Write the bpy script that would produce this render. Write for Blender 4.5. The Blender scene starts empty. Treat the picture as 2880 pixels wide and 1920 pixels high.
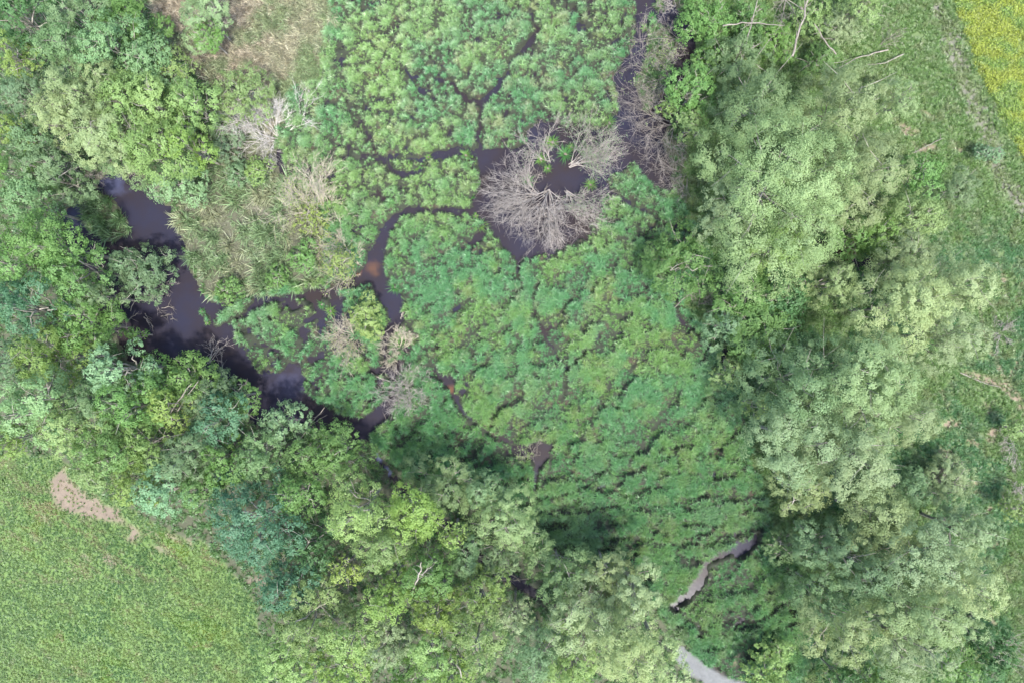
import bpy, math, random
import numpy as np

# ------------------------------------------------------------------ camera, world, sun, exposure
S = bpy.context.scene
COL = S.collection
ALT = 60.0
cam_data = bpy.data.cameras.new('camera')
cam = bpy.data.objects.new('camera', cam_data)
COL.objects.link(cam)
cam_data.sensor_width = 36.0
cam_data.lens = 24.0
cam_data.clip_start = 0.5
cam_data.clip_end = 2000.0
cam.location = (0, 0, ALT)
cam.rotation_euler = (0, 0, 0)
S.camera = cam

SUN_EL = math.radians(65)
SUN_AZ = math.radians(157)          # clockwise from +Y
world = bpy.data.worlds.new('World')
S.world = world
world.use_nodes = True
wn = world.node_tree
wn.nodes.clear()
sky = wn.nodes.new('ShaderNodeTexSky')
sky.sky_type = 'NISHITA'
sky.sun_disc = False
sky.sun_elevation = SUN_EL
sky.sun_rotation = SUN_AZ
sky.air_density = 1.0
sky.dust_density = 2.5
bg = wn.nodes.new('ShaderNodeBackground')
bg.inputs['Strength'].default_value = 0.15
wo = wn.nodes.new('ShaderNodeOutputWorld')
wn.links.new(sky.outputs[0], bg.inputs['Color'])
wn.links.new(bg.outputs[0], wo.inputs[0])
sd = bpy.data.lights.new('sun', 'SUN')
sd.energy = 2.45
sd.angle = math.radians(3)
sd.color = (1.0, 0.96, 0.9)
sun = bpy.data.objects.new('sun', sd)
COL.objects.link(sun)
to_sun = (math.sin(SUN_AZ) * math.cos(SUN_EL), math.cos(SUN_AZ) * math.cos(SUN_EL), math.sin(SUN_EL))
import mathutils
sun.rotation_euler = mathutils.Vector(to_sun).to_track_quat('Z', 'Y').to_euler()
S.view_settings.view_transform = 'Standard'
S.view_settings.look = 'None'
S.view_settings.gamma = 1.0
S.view_settings.use_curve_mapping = False
S.view_settings.exposure = 2.0

# ------------------------------------------------------------------ units: map units are 2352 x 1568 across the ground in view
U = 90.0 / 2352.0
def wx(px): return (px - 1176.0) * U
def wy(py): return -(py - 784.0) * U

# ------------------------------------------------------------------ numpy noise
def _hash(ix, iy, seed):
    h = (ix.astype(np.int64) * 374761393 + iy.astype(np.int64) * 668265263 + seed * 1442695041) & 0xffffffff
    h = ((h ^ (h >> 13)) * 1274126177) & 0xffffffff
    h = (h ^ (h >> 16)) & 0xffffffff
    return h.astype(np.float64) / 4294967295.0
def vnoise(x, y, seed=0):
    x = np.asarray(x, float); y = np.asarray(y, float)
    ix = np.floor(x); iy = np.floor(y)
    fx = x - ix; fy = y - iy
    fx = fx * fx * (3 - 2 * fx); fy = fy * fy * (3 - 2 * fy)
    a = _hash(ix, iy, seed); b = _hash(ix + 1, iy, seed)
    c = _hash(ix, iy + 1, seed); d = _hash(ix + 1, iy + 1, seed)
    return (a * (1 - fx) + b * fx) * (1 - fy) + (c * (1 - fx) + d * fx) * fy
def fbm(x, y, seed=0, o=4):
    s = 0; a = 0.5; t = 0
    for k in range(o):
        s = s + a * vnoise(x * 2 ** k, y * 2 ** k, seed + k * 17); t += a; a *= 0.5
    return s / t
def worley(x, y, seed=0):
    """distance to nearest and second nearest feature point, in cells"""
    ix = np.floor(x); iy = np.floor(y)
    d1 = np.full(x.shape, 9.0); d2 = np.full(x.shape, 9.0)
    for dx in (-1, 0, 1):
        for dy in (-1, 0, 1):
            cx = ix + dx; cy = iy + dy
            px_ = cx + _hash(cx, cy, seed); py_ = cy + _hash(cx, cy, seed + 7)
            d = np.hypot(px_ - x, py_ - y)
            m = d < d1
            d2 = np.where(m, d1, np.minimum(d2, d)); d1 = np.where(m, d, d1)
    return d1, d2
def sstep(a, b, x):
    t = np.clip((x - a) / (b - a), 0, 1)
    return t * t * (3 - 2 * t)

# ------------------------------------------------------------------ the map of the place
def poly_sd(X, Y, P):
    """signed distance to polygon, negative inside"""
    P = np.array(P, float)
    d = np.full(X.shape, 1e9); ins = np.zeros(X.shape, bool)
    n = len(P)
    for i in range(n):
        x0, y0 = P[i]; x1, y1 = P[(i + 1) % n]
        ex, ey = x1 - x0, y1 - y0
        t = np.clip(((X - x0) * ex + (Y - y0) * ey) / (ex * ex + ey * ey + 1e-9), 0, 1)
        d = np.minimum(d, np.hypot(X - x0 - t * ex, Y - y0 - t * ey))
        c = ((y0 > Y) != (y1 > Y)) & (X < (x1 - x0) * (Y - y0) / (y1 - y0 + 1e-12) + x0)
        ins ^= c
    return np.where(ins, -d, d)
def line_sd(X, Y, L):
    """signed distance to a band of varying full width along a polyline"""
    d = np.full(X.shape, 1e9)
    for (x0, y0, w0), (x1, y1, w1) in zip(L[:-1], L[1:]):
        ex, ey = x1 - x0, y1 - y0
        t = np.clip(((X - x0) * ex + (Y - y0) * ey) / (ex * ex + ey * ey + 1e-9), 0, 1)
        d = np.minimum(d, np.hypot(X - x0 - t * ex, Y - y0 - t * ey) - (w0 + t * (w1 - w0)) / 2)
    return d

PONDS = [
    [(165,470),(185,440),(225,412),(260,398),(305,402),(335,425),(365,460),(395,480),(402,520),(425,560),(428,600),(450,650),
     (478,690),(508,698),(555,688),(588,672),(622,681),(700,672),(760,658),(805,640),(835,612),(865,640),(800,668),(740,688),(665,692),(612,700),
     (580,722),(550,745),(540,775),(560,800),(570,830),(600,858),(640,858),(664,832),(690,832),(698,870),(700,900),(740,930),
     (790,950),(835,958),(880,920),(905,900),(918,915),(895,955),(860,992),(848,1012),(820,1010),(740,985),(680,985),(600,985),(540,930),
     (480,880),(400,840),(300,830),(250,740),(200,640),(150,560),(140,500)],
    [(1098,345),(1165,343),(1213,335),(1202,300),(1240,277),(1285,282),(1300,295),(1330,290),(1360,296),(1395,300),(1412,285),(1405,262),(1425,270),
     (1440,300),(1445,380),(1430,395),(1402,402),(1398,440),(1385,470),(1372,500),(1345,545),(1290,578),(1240,588),(1190,596),(1150,560),
     (1125,525),(1092,498),(1082,455),(1105,425),(1096,375)],
    [(1870,552),(1905,550),(1950,592),(2010,588),(2003,628),(1950,618),(1890,596)],
    [(1690,1245),(1730,1232),(1735,1250),(1712,1275),(1690,1278),(1660,1268)],
]
CHANNELS = [
    [(1475,-60,40),(1474,0,40),(1476,60,26),(1470,110,34),(1450,150,46),(1430,185,46),(1440,225,54),(1450,270,70),(1465,310,86),(1485,350,90),(1510,395,70),(1530,425,30)],
    [(1500,0,70),(1560,60,50),(1580,110,40),(1560,160,50),(1540,230,50),(1500,300,60)],
    [(1092,490,28),(1040,483,17),(990,485,13),(940,483,20),(905,503,24),(885,545,28),(866,580,42),(860,620,54),(880,665,50),(905,700,50),(912,735,30),(885,770,18),(880,830,14),(900,860,22)],
    [(760,368,8),(800,362,8),(880,368,12),(960,368,13),(1000,358,22),(1050,350,26),(1100,352,20)],
    [(882,372,10),(905,395,18),(935,405,26),(965,392,12),(985,372,9)],
    [(1104,352,12),(1097,310,13),(1103,262,15),(1110,235,22),(1140,205,18),(1165,175,14),(1170,140,10),(1195,125,13),(1220,98,20),(1235,70,14),(1215,25,4)],
    [(1112,237,22),(1080,232,22),(1052,214,13),(1022,165,7),(1004,125,4),(1002,60,4),(1000,0,4)],
    [(978,225,11),(972,210,15),(953,196,11),(935,165,7),(930,150,4)],
    [(975,222,5),(1020,220,6)],
    [(856,180,4),(836,212,6),(838,256,6)],
    [(784,214,5),(802,245,5),(822,262,8),(838,290,7),(852,318,9),(866,345,7),(870,365,10)],
    [(1372,112,7),(1400,105,9),(1443,86,9)],
    [(1352,-10,5),(1352,60,5),(1358,70,14)],
    [(1190,592,16),(1187,632,10),(1196,666,9)],
    [(1232,655,6),(1225,690,9),(1230,725,11),(1250,765,14),(1282,818,5),(1302,846,13),(1300,880,8),(1290,912,7)],
    [(1302,846,7),(1332,818,7),(1362,792,7),(1372,782,10)],
    [(1250,762,8),(1290,742,5),(1340,720,3)],
    [(926,736,7),(960,772,7),(985,815,7),(1002,855,10),(1035,876,34),(1042,905,12),(1066,950,16),(1108,988,6),(1150,1006,16),(1180,1020,8)],
    [(1195,1035,36),(1240,1035,52),(1262,1022,22),(1236,1065,26),(1232,1090,13),(1230,1135,9)],
    [(1748,1212,7),(1735,1238,18),(1692,1258,26),(1650,1276,24),(1620,1290,21),(1607,1330,29),(1580,1362,26),(1540,1388,21),(1572,1406,6),(1608,1438,11),(1618,1446,5)],
    [(1545,680,20),(1556,728,16),(1592,762,9)],
    [(1400,440,9),(1430,462,9),(1490,490,6),(1525,522,6),(1600,540,6)],
    [(1668,800,16),(1655,825,22)],
    [(640,350,22),(650,395,20)],
    [(862,1040,12),(875,1062,14),(893,1082,11),(930,1128,16),(1000,1180,22),(1060,1240,28),(1110,1290,24),(1180,1330,30),(1240,1370,20)],
    [(1050,540,0),(1085,560,18),(1100,545,26),(1110,530,20)],
    [(855,850,20),(900,850,30),(920,830,16)],
    [(770,685,34),(785,760,18),(770,800,10)],
    [(560,760,6),(600,790,0)],
    [(1060,700,10),(1045,712,14),(1085,680,3)],
    [(1440,1370,0),(1470,1380,5)],
    [(1790,1290,0),(1806,1302,10),(1830,1325,3)],
    [(1735,1425,10),(1760,1405,9),(1795,1380,3)],
    [(1690,1415,6),(1712,1426,8)],
    [(720,680,40),(740,720,24),(735,760,8)],
    [(1380,760,3),(1375,776,14)],
    [(1610,760,6),(1590,800,6)],
]
ISLETS = [
    [(502,742,20),(520,728,24),(545,712,26),(562,700,22),(577,690,14)],
    [(466,715,12),(478,738,14)],
    [(548,745,18),(556,770,16)],
    [(205,452,50),(230,490,90),(255,520,80),(290,530,30)],
    
]
P_MEADOW = [(-400,1030),(0,1042),(135,1052),(165,1070),(230,1130),(320,1180),(400,1225),(470,1245),(560,1335),(590,1400),(605,1480),(625,1600),(640,2400),(-400,2400)]
P_RAPE = [(2150,-500),(2182,0),(2207,80),(2235,150),(2268,225),(2305,300),(2352,375),(2500,620),(3200,600),(3200,-500)]
L_TRACK = [(2140,-60,26),(2150,0,24),(2172,70,28),(2200,160,34),(2232,235,34),(2262,300,30),(2285,370,36),(2310,430,34),(2352,470,40),(2500,560,60)]
P_REED_TAN = [(345,-60),(780,-60),(770,60),(745,120),(735,200),(660,225),(640,330),(560,180),(490,185),(420,120),(370,60)]
P_REED_MIX = [(470,170),(650,215),(640,330),(655,430),(740,500),(755,560),(745,640),(690,668),(600,668),(505,692),(470,655),(425,590),(400,490),(455,460),(480,380)]
P_MARSH = [(650,225),(740,180),(760,60),(780,-80),(1480,-80),(1500,60),(1420,200),(1450,300),(1460,380),(1540,430),(1600,530),(1640,590),(1560,700),
           (1640,790),(1700,900),(1720,1050),(1760,1150),(1770,1220),(1850,1300),(1860,1440),(1820,1568),(1700,1580),(1600,1500),(1500,1380),(1420,1290),
           (1250,1260),(1180,1180),(960,1110),(860,1010),(780,960),(690,900),(600,870),(520,800),(450,720),(470,690),(640,670),(760,640),(740,500),(640,420)]
L_PATH = [(1560,1500,34),(1600,1530,46),(1660,1568,46),(1760,1620,60),(2000,1760,60)]
L_SOIL = [(142,1078,24),(140,1110,44),(160,1135,56),(215,1162,46),(262,1185,34),(285,1198,14)]
L_SOIL2 = [(300,1205,16),(318,1222,22),(305,1232,10)]
L_SCUFFS = [[(90,1215,4),(100,1228,7)], [(255,1268,5),(268,1284,8)], [(110,1175,2),(120,1190,4)], [(345,1215,5),(370,1230,3)], [(385,1225,3),(410,1238,5)], [(350,1245,2),(390,1262,4)],
    [(430,1225,4),(445,1245,3)], [(205,1265,2),(218,1272,4)], [(360,1440,3),(372,1450,3)], [(445,1545,2),(458,1552,4)], [(578,1338,12),(605,1330,8)], [(620,1310,8),(632,1302,4)]]
TAN_LINES = [   # worn tan strips and bare bits on the right bank
    [(2215,852,12),(2262,872,14),(2310,884,24),(2352,940,20)],
    [(2312,884,8),(2290,840,8),(2268,780,8),(2250,740,6)],
    [(2320,870,7),(2352,800,6)],
    [(2290,610,5),(2310,690,8),(2270,700,5)],
    [(2060,280,22),(2080,300,26),(2105,310,14)],
    [(2120,340,22),(2145,345,14)],
    [(2160,1040,16),(2195,1050,12)],
    [(2180,1085,18),(2200,1095,14)],
    [(2200,1120,8),(2240,1110,6)],
    [(1700,1500,10),(1690,1520,10)],
    [(1830,1440,8),(1836,1480,8)],
    [(2180,975,20),(2200,975,10)],
    [(2275,1000,22),(2282,985,14)],
    [(2240,700,5),(2262,760,7)], [(2330,690,6),(2352,640,5)], [(2260,930,8),(2275,945,5)], [(2225,1010,9),(2240,1020,5)], [(2160,900,9),(2172,930,6)],
    [(2250,1185,7),(2265,1165,9)], [(2275,1250,7),(2290,1235,5)], [(2230,1120,5),(2252,1128,7)], [(2300,1310,5),(2315,1330,6)], [(2270,1390,8),(2282,1430,5)],
    [(2120,260,7),(2140,275,5)], [(2190,330,8),(2200,345,5)], [(2090,330,6),(2112,350,8)],
]
ORANGE = (858, 618, 34)

def tuss_cells(X, Y):   # one cell per sedge tussock
    wxp = (fbm(X / 30, Y / 30, 5) - .5) * .9; wyp = (fbm(X / 30, Y / 30, 6) - .5) * .9
    return worley(X / 36 + wxp, Y / 30 + wyp, 12)
def water_sd(X, Y):
    jx = (fbm(X / 14, Y / 14, 3) - 0.5) * 16 + (vnoise(X / 4, Y / 4, 5) - .5) * 5
    jy = (fbm(X / 14, Y / 14, 9) - 0.5) * 16 + (vnoise(X / 4, Y / 4, 6) - .5) * 5
    XX = X + jx; YY = Y + jy
    d = np.full(X.shape, 1e9)
    for P in PONDS: d = np.minimum(d, poly_sd(XX, YY, P))
    for L in CHANNELS: d = np.minimum(d, line_sd(XX, YY, L) + min(1.5, .09 * max(w for _, _, w in L)))
    # crack network between the northern sedge beds
    nm = sstep(12, 60, X - 742) * (1 - sstep(1395, 1440, X)) * (1 - sstep(300, 345, Y))
    n1 = np.abs(fbm(X / 60 + fbm(X / 25, Y / 25, 31) * .9, Y / 78, 21, 3) - 0.5)
    g = vnoise(X / 38, Y / 38, 44)
    crack = (n1 - 0.018 * (g > .5)) * 420
    d = np.where(nm > 0.5, np.minimum(d, crack + (1 - nm) * 20), d)
    # pock marks: short gaps, elongated, all over the sedge
    pm = poly_sd(X, Y, P_MARSH) < -20
    U1 = (X * .8 - Y * .6) ; V1 = (X * .6 + Y * .8)
    pk = vnoise(U1 / 22, V1 / 9, 71) * .65 + vnoise(X / 8, Y / 8, 72) * .35
    thr = 0.84 - 0.05 * vnoise(X / 130, Y / 130, 73) - .03 * (Y < 400)
    d = np.where(pm, np.minimum(d, (thr - pk) * 110), d)
    w1_, w2_ = tuss_cells(X, Y)
    gg = vnoise(X / 55, Y / 45, 77) * .7 + vnoise(X / 13, Y / 13, 78) * .3
    wid = np.where(Y < 600, .08, .022) * sstep(.40, .60, gg)
    d = np.where(pm, np.minimum(d, ((w2_ - w1_) - wid) * 40), d)
    # shallow flooded beds broken up into small clumps
    for (cx, cy, rx, ry, lv) in ((650,770,115,95,.50),(810,870,90,90,.56),(780,720,60,60,.48),(985,880,60,60,.62)):
        e = ((X - cx) / rx) ** 2 + ((Y - cy) / ry) ** 2
        q = vnoise(X / 11, Y / 11, 91) * .6 + vnoise(X / 28, Y / 28, 92) * .4
        d = np.where(e < 1, np.minimum(d, (lv + .08 + .12 * (1 - e) - q) * 40), d)
    for L in ISLETS: d = np.maximum(d, -line_sd(XX, YY, L))
    return d

def bands_min(X, Y, LS):
    d = np.full(X.shape, 1e9)
    for L in LS: d = np.minimum(d, line_sd(X, Y, L))
    return d

def zones(X, Y):
    jx = (fbm(X / 40, Y / 40, 51) - .5) * 50; jy = (fbm(X / 40, Y / 40, 52) - .5) * 50
    A = X + jx; B = Y + jy
    s = X + jx * .35; t = Y + jy * .35
    z = {}
    z['water'] = water_sd(X, Y)
    z['meadow'] = poly_sd(s, t, P_MEADOW)
    z['rape'] = poly_sd(s, t, P_RAPE)
    z['track'] = line_sd(s, t, L_TRACK)
    z['tan'] = poly_sd(A, B, P_REED_TAN)
    z['mix'] = poly_sd(A, B, P_REED_MIX)
    z['marsh'] = poly_sd(s, t, P_MARSH)
    z['path'] = line_sd(s, t, L_PATH)
    z['soil'] = bands_min(s, t, [L_SOIL, L_SOIL2] + L_SCUFFS)
    z['tanl'] = bands_min(s, t, TAN_LINES)
    z['right'] = (X > np.where(Y < 440, 1572 + jx * .6, 1480 + np.clip(Y - 500, 0, 1100) * .28)) & (z['marsh'] > 0)
    return z

# ------------------------------------------------------------------ mesh helpers
def np_mesh(name, V, F, mats=(), cols=None, smooth=False, fsize=3):
    me = bpy.data.meshes.new(name)
    V = np.asarray(V, np.float32); F = np.asarray(F, np.int32)
    nf = len(F)
    me.vertices.add(len(V)); me.vertices.foreach_set('co', V.ravel())
    me.loops.add(nf * fsize); me.loops.foreach_set('vertex_index', F.ravel())
    me.polygons.add(nf)
    me.polygons.foreach_set('loop_start', np.arange(nf, dtype=np.int32) * fsize)
    if smooth: me.polygons.foreach_set('use_smooth', np.ones(nf, bool))
    me.update(calc_edges=True)
    if cols is not None:
        a = me.attributes.new('tint', 'FLOAT_COLOR', 'POINT')
        c = np.ones((len(V), 4), np.float32); c[:, :3] = cols
        a.data.foreach_set('color', c.ravel())
    for m in mats: me.materials.append(m)
    return me
def link(name, me, parent=None, loc=None, label=None, cat=None, group=None, kind=None):
    o = bpy.data.objects.new(name, me); COL.objects.link(o)
    if parent is not None: o.parent = parent
    if loc is not None: o.location = loc
    if label: o['label'] = label
    if cat: o['category'] = cat
    if group: o['group'] = group
    if kind: o['kind'] = kind
    return o

class Tubes:
    def __init__(s, sides=4): s.V = []; s.F = []; s.n = 0; s.k = sides
    def add(s, pts, rad):
        k = s.k
        pts = np.asarray(pts, float); m = len(pts)
        t = np.gradient(pts, axis=0)
        t /= np.linalg.norm(t, axis=1)[:, None] + 1e-9
        ref = np.array([0.0, 0.0, 1.0]) if abs(t[0, 2]) < .9 else np.array([1.0, 0, 0])
        a = np.cross(t, ref); a /= np.linalg.norm(a, axis=1)[:, None] + 1e-9
        b = np.cross(t, a)
        ang = np.arange(k) * 2 * math.pi / k
        R = np.asarray(rad)[:, None, None]
        ring = pts[:, None, :] + R * (np.cos(ang)[None, :, None] * a[:, None, :] + np.sin(ang)[None, :, None] * b[:, None, :])
        s.V.append(ring.reshape(-1, 3))
        i = np.arange(m - 1)[:, None] * k + np.arange(k)[None, :]
        j = np.arange(m - 1)[:, None] * k + (np.arange(k)[None, :] + 1) % k
        q = np.stack([i, j, j + k, i + k], -1).reshape(-1, 4) + s.n
        s.F.append(q)
        s.n += m * k
    def mesh(s, name, mat, z_extra=0):
        return np_mesh(name, np.concatenate(s.V), np.concatenate(s.F), (mat,), smooth=True, fsize=4)

# ------------------------------------------------------------------ materials
def new_mat(name):
    m = bpy.data.materials.new(name); m.use_nodes = True
    m.node_tree.nodes.clear()
    return m, m.node_tree
def leaf_mat(name, instancer=False, trans=0.35, gloss=0.06, rough=.45):
    m, nt = new_mat(name)
    N = nt.nodes; Lk = nt.links
    at = N.new('ShaderNodeAttribute'); at.attribute_name = 'tint'
    at.attribute_type = 'INSTANCER' if instancer else 'GEOMETRY'
    d = N.new('ShaderNodeBsdfDiffuse'); t = N.new('ShaderNodeBsdfTranslucent')
    g = N.new('ShaderNodeBsdfGlossy'); g.inputs['Roughness'].default_value = rough
    col = at.outputs['Color']
    if instancer:
        sh = N.new('ShaderNodeAttribute'); sh.attribute_name = 'shade'
        mx = N.new('ShaderNodeMix'); mx.data_type = 'RGBA'; mx.blend_type = 'MULTIPLY'
        mx.inputs['Factor'].default_value = 1.0
        Lk.new(at.outputs['Color'], mx.inputs['A']); Lk.new(sh.outputs['Color'], mx.inputs['B'])
        col = mx.outputs['Result']
    Lk.new(col, d.inputs['Color'])
    hs = N.new('ShaderNodeHueSaturation'); hs.inputs['Hue'].default_value = 0.48; hs.inputs['Saturation'].default_value = 1.15; hs.inputs['Value'].default_value = 1.1
    Lk.new(col, hs.inputs['Color']); Lk.new(hs.outputs[0], t.inputs['Color'])
    m1 = N.new('ShaderNodeMixShader'); m1.inputs[0].default_value = trans
    Lk.new(d.outputs[0], m1.inputs[1]); Lk.new(t.outputs[0], m1.inputs[2])
    m2 = N.new('ShaderNodeMixShader'); m2.inputs[0].default_value = gloss
    Lk.new(m1.outputs[0], m2.inputs[1]); Lk.new(g.outputs[0], m2.inputs[2])
    o = N.new('ShaderNodeOutputMaterial'); Lk.new(m2.outputs[0], o.inputs[0])
    return m
def bark_mat(name, c1, c2):
    m, nt = new_mat(name); N = nt.nodes; Lk = nt.links
    tc = N.new('ShaderNodeTexCoord'); nz = N.new('ShaderNodeTexNoise'); nz.inputs['Scale'].default_value = 3.0; nz.inputs['Detail'].default_value = 6
    Lk.new(tc.outputs['Object'], nz.inputs['Vector'])
    r = N.new('ShaderNodeValToRGB'); r.color_ramp.elements[0].position = .3; r.color_ramp.elements[1].position = .7
    r.color_ramp.elements[0].color = (*c1, 1); r.color_ramp.elements[1].color = (*c2, 1)
    Lk.new(nz.outputs['Fac'], r.inputs[0])
    b = N.new('ShaderNodeBsdfPrincipled'); b.inputs['Roughness'].default_value = .85
    Lk.new(r.outputs[0], b.inputs['Base Color'])
    o = N.new('ShaderNodeOutputMaterial'); Lk.new(b.outputs[0], o.inputs[0])
    return m
M_LEAF = leaf_mat('leaf', trans=.46, gloss=.02, rough=.6)
M_TUFT = leaf_mat('blade', instancer=True, trans=.3, gloss=.05)
M_BARK = bark_mat('bark_grey', (.13, .12, .10), (.30, .28, .24))
M_BARK_DARK = bark_mat('bark_dark', (.06, .05, .04), (.16, .14, .11))
M_DEAD = bark_mat('dead_wood_pale', (.18, .16, .145), (.34, .31, .275))
M_DEAD_BR = bark_mat('dead_wood_brown', (.15, .13, .115), (.28, .25, .22))
M_CHALK = bark_mat('bleached_wood', (.36, .34, .31), (.52, .49, .46))
M_BEIGE = bark_mat('beige_wood', (.27, .24, .18), (.42, .38, .29))
M_LOG = bark_mat('weathered_wood', (.10, .09, .075), (.22, .195, .165))

def ground_mat():
    m, nt = new_mat('ground'); N = nt.nodes; Lk = nt.links
    at = N.new('ShaderNodeAttribute'); at.attribute_name = 'tint'
    geo = N.new('ShaderNodeNewGeometry')
    nz = N.new('ShaderNodeTexNoise'); nz.inputs['Scale'].default_value = 2.2; nz.inputs['Detail'].default_value = 9; nz.inputs['Roughness'].default_value = .7
    Lk.new(geo.outputs['Position'], nz.inputs['Vector'])
    r = N.new('ShaderNodeMapRange'); r.inputs['To Min'].default_value = .55; r.inputs['To Max'].default_value = 1.45
    Lk.new(nz.outputs['Fac'], r.inputs['Value'])
    mx = N.new('ShaderNodeVectorMath'); mx.operation = 'SCALE'
    Lk.new(at.outputs['Color'], mx.inputs[0]); Lk.new(r.outputs[0], mx.inputs['Scale'])
    b = N.new('ShaderNodeBsdfPrincipled'); b.inputs['Roughness'].default_value = .9
    Lk.new(mx.outputs[0], b.inputs['Base Color'])
    bp = N.new('ShaderNodeBump'); bp.inputs['Strength'].default_value = .6; bp.inputs['Distance'].default_value = .08
    Lk.new(nz.outputs['Fac'], bp.inputs['Height']); Lk.new(bp.outputs[0], b.inputs['Normal'])
    o = N.new('ShaderNodeOutputMaterial'); Lk.new(b.outputs[0], o.inputs[0])
    return m
def water_mat():
    m, nt = new_mat('water'); N = nt.nodes; Lk = nt.links
    geo = N.new('ShaderNodeNewGeometry')
    n1 = N.new('ShaderNodeTexNoise'); n1.inputs['Scale'].default_value = .16; n1.inputs['Detail'].default_value = 5; n1.inputs['Roughness'].default_value = .6
    Lk.new(geo.outputs['Position'], n1.inputs['Vector'])
    r = N.new('ShaderNodeValToRGB')
    r.color_ramp.elements[0].position = .36; r.color_ramp.elements[0].color = (.021, .0165, .0165, 1)
    r.color_ramp.elements[1].position = .62; r.color_ramp.elements[1].color = (.018, .018, .030, 1)
    Lk.new(n1.outputs['Fac'], r.inputs[0])
    # rust coloured iron bloom by the channel junction; sky reflection painted as bluish spots
    def spot(x, y, rad):
        d = N.new('ShaderNodeVectorMath'); d.operation = 'DISTANCE'; d.inputs[1].default_value = (wx(x), wy(y), 0)
        Lk.new(geo.outputs['Position'], d.inputs[0])
        n = N.new('ShaderNodeTexNoise'); n.inputs['Scale'].default_value = 1.4; n.inputs['Detail'].default_value = 4
        Lk.new(geo.outputs['Position'], n.inputs['Vector'])
        a = N.new('ShaderNodeMath'); a.operation = 'MULTIPLY_ADD'; a.inputs[1].default_value = rad * 1.6; Lk.new(n.outputs['Fac'], a.inputs[0]); Lk.new(d.outputs['Value'], a.inputs[2])
        mr = N.new('ShaderNodeMapRange'); mr.interpolation_type = 'SMOOTHSTEP'
        mr.inputs['From Min'].default_value = rad * 2.1; mr.inputs['From Max'].default_value = rad * .9
        Lk.new(a.outputs[0], mr.inputs['Value'])
        return mr.outputs[0]
    c = r.outputs[0]
    for (x, y, rad, colr, k) in ((856, 618, .75, (.085, .045, .026), .6), (815, 622, .6, (.10, .05, .028), .7), (1035, 895, .5, (.12, .06, .03), .6),
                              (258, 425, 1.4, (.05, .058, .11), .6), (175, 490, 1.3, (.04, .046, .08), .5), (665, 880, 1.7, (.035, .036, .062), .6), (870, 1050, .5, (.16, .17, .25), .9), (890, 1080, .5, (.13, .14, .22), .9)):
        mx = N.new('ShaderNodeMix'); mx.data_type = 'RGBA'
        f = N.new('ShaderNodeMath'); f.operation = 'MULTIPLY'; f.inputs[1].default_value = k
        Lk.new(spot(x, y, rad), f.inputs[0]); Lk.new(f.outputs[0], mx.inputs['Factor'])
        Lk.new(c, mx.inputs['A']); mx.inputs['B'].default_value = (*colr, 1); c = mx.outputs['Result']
    b = N.new('ShaderNodeBsdfPrincipled'); b.inputs['Roughness'].default_value = .24; b.inputs['IOR'].default_value = 1.33; b.inputs['Specular IOR Level'].default_value = .09
    Lk.new(c, b.inputs['Base Color'])
    nb = N.new('ShaderNodeTexNoise'); nb.inputs['Scale'].default_value = 3.5; nb.inputs['Detail'].default_value = 3
    Lk.new(geo.outputs['Position'], nb.inputs['Vector'])
    bp = N.new('ShaderNodeBump'); bp.inputs['Strength'].default_value = .12; bp.inputs['Distance'].default_value = .02
    Lk.new(nb.outputs['Fac'], bp.inputs['Height']); Lk.new(bp.outputs[0], b.inputs['Normal'])
    o = N.new('ShaderNodeOutputMaterial'); Lk.new(b.outputs[0], o.inputs[0])
    return m

# ------------------------------------------------------------------ ground and water
def axis(fine, step, far):
    a = list(np.arange(0, fine, step)); v = fine; s = step
    while v < far:
        a.append(v); s *= 1.35; v += s
    a.append(far)
    a = np.array(a)
    return np.concatenate([-a[:0:-1], a])
def mound(X, Y):
    w1, w2 = tuss_cells(X, Y)
    wu = (fbm(X / 70, Y / 70, 201) - .5) * 70; wv_ = (fbm(X / 45, Y / 45, 202) - .5) * 45
    a = .95 - .75 * sstep(950, 1350, Y)                      # ridges swing towards level lower down
    u = X * np.cos(a) - Y * np.sin(a) + wu; v = X * np.sin(a) + Y * np.cos(a) + wv_
    b = vnoise(u / 52, v / 21, 14) * .75 + vnoise(X / 13, Y / 13, 15) * .25
    south = sstep(.28, .62, b)
    north = (1 - sstep(.12, .62, w1)) * .85 + .15 * vnoise(X / 13, Y / 13, 15)
    t = sstep(520, 700, Y)
    return north * (1 - t) + south * t
def ground_height(z, X, Y):
    w = z['water']
    land = 0.12 + .10 * fbm(X / 30, Y / 30, 61)
    land = land + (z['marsh'] < 0) * np.where(Y < 600, .58, .60) * mound(X, Y)
    land = land + 1.0 * sstep(0, 160, -z['meadow']) * .7 + sstep(-60, 200, -z['rape']) * .8
    land = land - .12 * (1 - sstep(-3, 6, np.minimum(z['tanl'], z['track']))) * (z['water'] > 0)
    return np.where(True, land * sstep(-4, 5, w) - .35 * (1 - sstep(-9, 2, w)), land)
def mixc(a, b, t): return a * (1 - t)[:, None] + np.array(b)[None, :] * t[:, None]
xs = axis(50, .2, 700); ys = axis(35, .2, 700)
GX, GY = np.meshgrid(xs, ys)
gx = GX.ravel(); gy = GY.ravel()
PX = gx / U + 1176; PY = 784 - gy / U
Z = zones(PX, PY)
H = ground_height(Z, PX, PY)
n = fbm(PX / 25, PY / 25, 81)
C = np.tile(np.array([[.045, .050, .028]]), (len(gx), 1))
C = mixc(C, (.065, .10, .035), 1.0 * Z['right'])
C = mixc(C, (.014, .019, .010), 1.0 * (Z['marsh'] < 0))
C = mixc(C, (.045, .030, .020), sstep(.62, .72, n) * (Z['water'] > 2) * (Z['marsh'] < 0) * .6)
C = mixc(C, (.07, .12, .03), 1 - sstep(-4, 8, Z['meadow']))
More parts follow.
